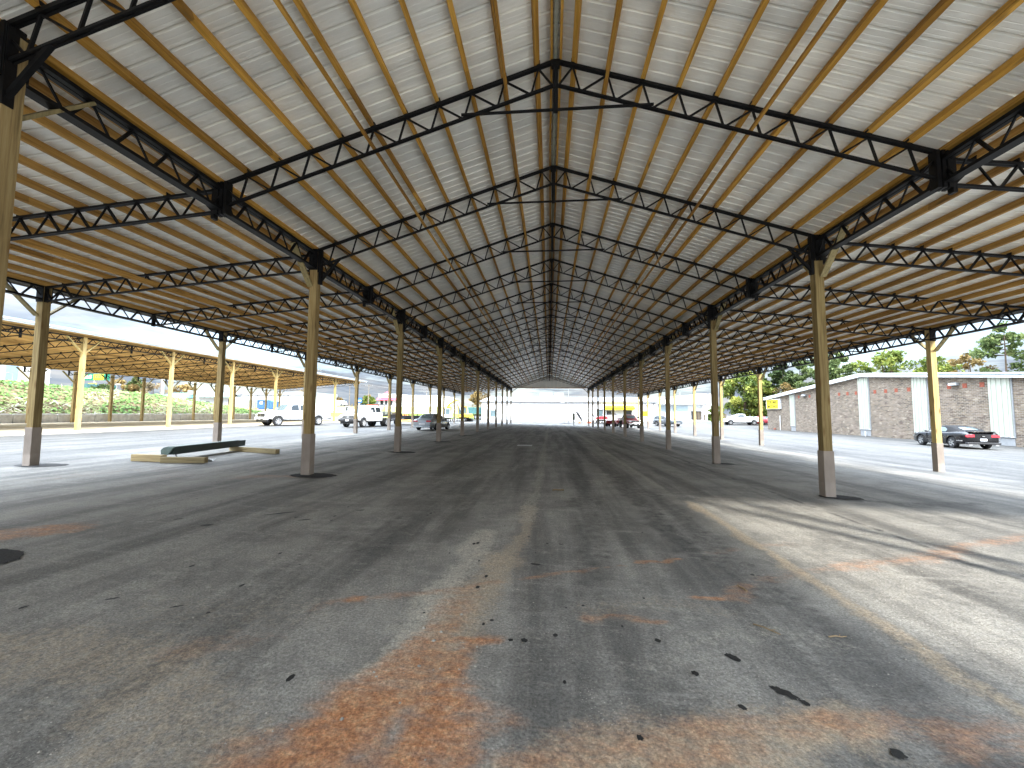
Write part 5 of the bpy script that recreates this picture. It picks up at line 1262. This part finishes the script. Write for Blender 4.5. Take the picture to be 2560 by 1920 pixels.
# person in a white top leaning towards the red pickup
pr = thing('person','person in a white top and black trousers, leaning forward beside the red pickup','person',(9.75,58.4,gz(9.75,58.4)),R(-70))
def skin_fig(name, verts, edges, radii, mat, par, lvl=1):
    me = bpy.data.meshes.new(name); me.from_pydata(verts, edges, []); o = bpy.data.objects.new(name, me); COL.objects.link(o)
    s = o.modifiers.new('skin','SKIN'); 
    for v,r_ in zip(me.skin_vertices[0].data, radii): v.radius = (r_,r_)
    me.skin_vertices[0].data[0].use_root = True
    ss_ = o.modifiers.new('sub','SUBSURF'); ss_.levels = lvl; ss_.render_levels = lvl
    m2 = bpy.data.meshes.new_from_object(o.evaluated_get(bpy.context.evaluated_depsgraph_get())); bpy.data.objects.remove(o)
    m2.name = name; m2.materials.clear(); m2.materials.append(M[mat]); m2.polygons.foreach_set('use_smooth',[True]*len(m2.polygons))
    q = bpy.data.objects.new(name, m2); COL.objects.link(q); q.parent = par; return q
# local: +Y is forward
V = [(0,0,.92),(0,.10,1.12),(0,.26,1.34),(0,.34,1.44),(0,.41,1.52),(0,.45,1.63),      # pelvis..head
     (-.10,0,.88),(-.11,.04,.48),(-.11,-.03,.09),(-.11,.13,.04), (.10,0,.88),(.11,.06,.48),(.11,-.02,.09),(.11,.14,.04),
     (-.19,.27,1.36),(-.25,.36,1.10),(-.20,.55,.98),(-.19,.63,.95), (.19,.27,1.36),(.25,.38,1.10),(.20,.58,1.0),(.19,.66,.97)]
E_ = [(0,1),(1,2),(2,3),(3,4),(4,5),(0,6),(6,7),(7,8),(8,9),(0,10),(10,11),(11,12),(12,13),(2,14),(14,15),(15,16),(16,17),(2,18),(18,19),(19,20),(20,21)]
RR = [.14,.13,.14,.06,.085,.085,.095,.065,.042,.04,.095,.065,.042,.04,.06,.043,.032,.03,.06,.043,.032,.03]
bd = skin_fig('body', V, E_, RR, 'skin', pr, 2)
def sub(ids, scale, name, mat, trim=None):
    mp_ = {i:k for k,i in enumerate(ids)}; skin_fig(name,[V[i] for i in ids],[(mp_[a],mp_[b]) for a,b in E_ if a in mp_ and b in mp_],[RR[i]*scale for i in ids],mat,pr,2)
sub([0,1,2,14,15,18,19],1.16,'white_top','cloth_white'); sub([0,6,7,8,10,11,12],1.14,'trousers','cloth_black')
hm = MB(); hm.lathe([(.001,.105),(.06,.095),(.098,.05),(.104,0),(.09,-.05)],14,(0,.435,1.60),cap=False); hm.build('hair', M['hair'], pr, local=True, smooth=60, fix=False)
for s in (-1,1): MB().lathe([(.012,0),(.012,.012)],8,(s*.032,.53,1.60),'Y').build('eye', M['hair'], bd, local=True)
MB().prism([(.53,1.60),(.555,1.565),(.53,1.56)],'X',-.012,.012).build('nose', M['skin'], bd, local=True)
fg = MB()
for bx_,by_,bz_ in ((-.19,.63,.95),(.19,.66,.97)):
    for k,(dx,l) in enumerate(((-.03,.07),(-.01,.085),(.01,.08),(.03,.06))): fg.tube([(bx_+dx,by_+.02,bz_),(bx_+dx,by_+.02+l*.6,bz_-.015),(bx_+dx,by_+.02+l,bz_-.04)],.009,6)
    fg.tube([(bx_+.04*(-1 if bx_>0 else 1),by_,bz_),(bx_+.06*(-1 if bx_>0 else 1),by_+.05,bz_-.01)],.010,6)
fg.build('fingers', M['skin'], bd, local=True)

# ------------------------------------------------------------------ machines
def tracks(par, L_, w_, gauge, hgt, mat='plastic'):
    for s in (-1,1):
        m = MB(); r_ = hgt/2; pts = []
        for k in range(13): a = -math.pi/2+math.pi*k/12; pts.append((L_/2-r_+r_*math.cos(a), r_+r_*math.sin(a)))
        for k in range(13): a = math.pi/2+math.pi*k/12; pts.append((-L_/2+r_+r_*math.cos(a), r_+r_*math.sin(a)))
        m.prism(pts,'X',s*gauge/2-w_/2,s*gauge/2+w_/2); o = m.build('track', M[mat], par, local=True)
        q = MB()
        for k in range(5): q.lathe([(r_*.55,0),(r_*.55,.02)],12,(s*(gauge/2+w_/2)-(.0 if s>0 else .02), -L_/2+r_+(L_-2*r_)*k/4, r_),'X')
        q.build('roller', M['rim_w'], o, local=True)
def excavator(name, label, loc, rot, paint, sc_, jb, cabglass='glass', boommat=None, bucket=True):
    """jb: boom foot, boom knee, stick top, stick tip, bucket tip (y,z) in metres before scaling"""
    t = thing(name, label, 'excavator', loc, rot); S = sc_; bm_ = boommat or paint
    tracks(t, 2.3*S, .35*S, 1.35*S, .5*S)
    MB().box(-.45*S,-.6*S,.25*S,.45*S,.6*S,.62*S).build('undercarriage', M['plastic'], t, local=True)
    MB().prism([(-1.25*S,.66*S),(-1.15*S,1.15*S),(-.2*S,1.18*S),(.75*S,1.0*S),(.85*S,.66*S)],'X',-.72*S,.72*S).build('house', M[paint], t, local=True, bevel=.06*S)
    cbn = MB(); x0,x1 = -.70*S,.12*S
    for x in (x0,x1):
        for y in (-.35*S,.62*S): cbn.box(x-.03*S,y-.03*S,1.1*S,x+.03*S,y+.03*S,2.25*S)
    cbn.box(x0-.06*S,-.42*S,2.2*S,x1+.06*S,.70*S,2.32*S); cb_ = cbn.build('cab', M['plastic'] if paint=='red_paint' else M[paint], t, local=True)
    MB().box(x0,-.34*S,1.12*S,x1,.61*S,2.2*S).build('cab_glass', M[cabglass], cb_, local=True)
    P = [(.25*S,y*S,z*S) for y,z in jb]
    b = MB(); b.bar(P[0],P[1],.22*S,.34*S,(1,0,0)); b.bar(P[1],P[2],.22*S,.30*S,(1,0,0)); b.build('boom', M[bm_], t, local=True, bevel=.03*S)
    s_ = MB(); s_.bar(P[2],P[3],.18*S,.24*S,(1,0,0)); s_.build('stick', M[bm_], t, local=True, bevel=.02*S)
    cy_ = MB(); cy_.tube([(P[0][0],P[0][1]+.25*S,P[0][2]-.05*S),tuple((Vector(P[0])*.35+Vector(P[1])*.65)+Vector((0,.12*S,-.22*S)))],.06*S,8); cy_.tube([tuple(Vector(P[1])+Vector((0,0,.25*S))),tuple(Vector(P[2])+Vector((0,0,.22*S)))],.055*S,8); cy_.build('ram', M['chrome'], t, local=True)
    if bucket:
        bk_ = MB(); a = Vector(P[3]); e = Vector(P[4]); d = (e-a); n = Vector((0,-d.z,d.y)).normalized()*.38*S
        w_ = .32*S; pts = [a, a+d*.35-n*.9, a+d*.8-n*.95, e-n*.2, a+d*.55+n*.15]
        bk_.add([(q.x-w_,q.y,q.z) for q in pts]+[(q.x+w_,q.y,q.z) for q in pts],[(0,1,2,3,4),(9,8,7,6,5)]+[(i,(i+1)%5,5+(i+1)%5,5+i) for i in range(5)]); bk_.build('bucket', M['plastic'] if paint=='red_paint' else M['yellow_paint'], t, local=True)
    MB().bar((-.9*S,1.35*S,.3*S),(.9*S,1.35*S,.3*S),.08*S,.35*S).build('dozer_blade', M[paint], t, local=True)
    return t
excavator('mini_excavator','red mini excavator with a grey boom folded out to the left, below the yellow awning',(9.0,74.6,gz(9,74.6)),R(84),'red_paint',1.05,[(.85,1.0),(2.3,2.5),(2.6,2.55),(4.3,2.25),(3.1,.15)],boommat='pale_grey_paint',cabglass='glass')
excavator('excavator','yellow excavator with its boom raised, beyond the left row of posts',(-15.0,74.0,gz(-15,74)),R(52),'yellow_paint',1.15,[(.8,1.1),(1.9,3.2),(2.5,3.35),(4.2,2.6),(4.3,1.6)])
excavator('excavator','pale grey excavator with a thin white stick, in front of the yellow one',(-17.6,71.5,gz(-17.6,71.5)),R(-40),'pale_grey_paint',.95,[(.8,1.1),(2.0,3.3),(2.4,3.35),(3.4,1.2),(3.0,.5)])
dt = thing('dump_trailer','dark teal high-sided dump trailer on the verge left of the white metal building','trailer',(-15.2,88,farz(-15,88)+.1),R(90))
MB().prism([(-1.55,1.15),(-1.7,2.55),(1.7,2.55),(1.55,1.15)],'X',-1.1,1.1).build('body', M['tealgrey'], dt, local=True)
r_ = MB()
for k in range(7): y = -1.4+.46*k; r_.box(-1.16,y-.04,1.2,-1.1,y+.04,2.5); r_.box(1.1,y-.04,1.2,1.16,y+.04,2.5)
r_.build('rib', M['tealgrey'], dt, local=True)
MB().box(-.5,-1.8,.75,.5,2.2,1.1).build('chassis', M['plastic'], dt, local=True)
for s in (-1,1):
    for y in (-.9,.0): wheel(dt, s*.95, y, .45, .25, 'rim_w', 8, s)
# clay heap and barrier boards
m = MB(); rows = []
for i in range(13):
    rr_ = 1.25*i/12; rows.append([(-21.6+rr_*1.25*math.cos(a), 62+rr_*math.sin(a), gz(-21,62)+1.25*(1-(i/12))**.8+.16*noise.noise(Vector((math.cos(a)*rr_*2.5,math.sin(a)*rr_*2.5,3)))) for a in [6.2832*k/26 for k in range(26)]])
m.grid(rows, True); o = m.build('clay_heap', M['clay'], smooth=60, fix=False); tag(o,'heap of orange clay behind the silver sedan','heap')
bb_ = thing('barrier_board','red and white barrier board beyond the silver sedan','barrier',(-19.2,70,gz(-19,70)))
for i in range(6): MB().box(-20.2+.36*i,69.95,.75,-19.84+.36*i,70.0,1.1).build('board_stripe', M['sred' if i%2==0 else 'swhite'], bb_)
for x in (-20.0,-18.3): MB().box(x-.04,69.7,.2,x+.04,70.3,.26).build('foot', M['plastic'], bb_); MB().box(x-.03,70,.2,x+.03,70.06,1.15).build('upright', M['plastic'], bb_)
# ------------------------------------------------------------------ camera, sky, sun
cam = bpy.data.cameras.new('camera'); co = bpy.data.objects.new('camera', cam); COL.objects.link(co)
yaw, pit, rol = R(-5.026), R(4.034), R(.417)
fw = Vector((math.sin(yaw)*math.cos(pit), math.cos(yaw)*math.cos(pit), math.sin(pit)))
rt = Vector((math.cos(yaw), -math.sin(yaw), 0)); up = rt.cross(fw)
r2 = math.cos(rol)*rt + math.sin(rol)*up; u2 = -math.sin(rol)*rt + math.cos(rol)*up
mw = Matrix((r2, u2, -fw)).transposed().to_4x4(); mw.translation = (0,0,1.5098); co.matrix_world = mw
cam.sensor_fit = 'HORIZONTAL'; cam.sensor_width = 36; cam.lens = 36*1048.88/2560; cam.clip_start = .05; cam.clip_end = 3000
sc.camera = co

SUN_EL, SUN_AZ = R(40), math.atan2(.53, -.848)      # azimuth measured clockwise from +Y
w = bpy.data.worlds.new('World'); sc.world = w; w.use_nodes = True
nt = w.node_tree; N = nt.nodes; L = nt.links; bg = N['Background']
sky = N.new('ShaderNodeTexSky'); sky.sky_type = 'NISHITA'; sky.sun_disc = False
sky.sun_elevation = SUN_EL; sky.sun_rotation = SUN_AZ; sky.air_density = 1; sky.dust_density = 2; sky.ozone_density = 1
tc = N.new('ShaderNodeTexCoord'); sp = N.new('ShaderNodeSeparateXYZ'); L.new(tc.outputs['Generated'], sp.inputs[0])
def mth(op, a, b=None):
    n = N.new('ShaderNodeMath'); n.operation = op
    for i,v in enumerate((a,b)):
        if v is None: continue
        if hasattr(v,'is_output'): L.new(v, n.inputs[i])
        else: n.inputs[i].default_value = v
    return n.outputs[0]
zz = mth('ADD', mth('MAXIMUM', sp.outputs[2], 0), .10)
cb = N.new('ShaderNodeCombineXYZ'); L.new(mth('DIVIDE', sp.outputs[0], zz), cb.inputs[0]); L.new(mth('DIVIDE', sp.outputs[1], zz), cb.inputs[1])
f1 = noi(nt, cb.outputs[0], .42, 8, .6)
mp = N.new('ShaderNodeMapping'); mp.inputs['Location'].default_value=(3,7,1); L.new(cb.outputs[0], mp.inputs[0])
f2 = noi(nt, mp.outputs[0], .95, 6, .6)
cover = ramp(nt, f1, [(.36,(.25,)*3),(.52,(1,)*3)])
CL = 14.2
cloud = ramp(nt, f2, [(.34,(.40,.50,.66)),(.50,(.60,.69,.80)),(.66,(.97,.985,.99))])
gain = mth('MULTIPLY', mth('ADD', mth('MULTIPLY', mth('POWER', mth('MAXIMUM', sp.outputs[2], 0), 2.3), 4.4), .115), CL)   # overcast sky: brighter towards the zenith
vm = N.new('ShaderNodeVectorMath'); vm.operation = 'SCALE'; L.new(cloud, vm.inputs[0]); L.new(gain, vm.inputs['Scale']); cloud = vm.outputs[0]
L.new(mixc(nt, cover, sky.outputs[0], cloud), bg.inputs['Color']); bg.inputs['Strength'].default_value = 0.12

sl = bpy.data.lights.new('sun','SUN'); so = bpy.data.objects.new('sun', sl); COL.objects.link(so)
sl.energy = 1.7; sl.angle = R(4.0); sl.color = (1,.95,.86)
d = Vector((math.sin(SUN_AZ)*math.cos(SUN_EL), math.cos(SUN_AZ)*math.cos(SUN_EL), math.sin(SUN_EL)))
so.rotation_euler = d.to_track_quat('Z','Y').to_euler(); so.location = (20,-30,40)
v = sc.view_settings; v.view_transform = 'Standard'; v.look = 'None'; v.exposure = 2.12; v.gamma = 1; v.use_curve_mapping = False
cy = sc.cycles; cy.max_bounces = 10; cy.diffuse_bounces = 6; cy.glossy_bounces = 3; cy.transmission_bounces = 3; cy.sample_clamp_indirect = 8
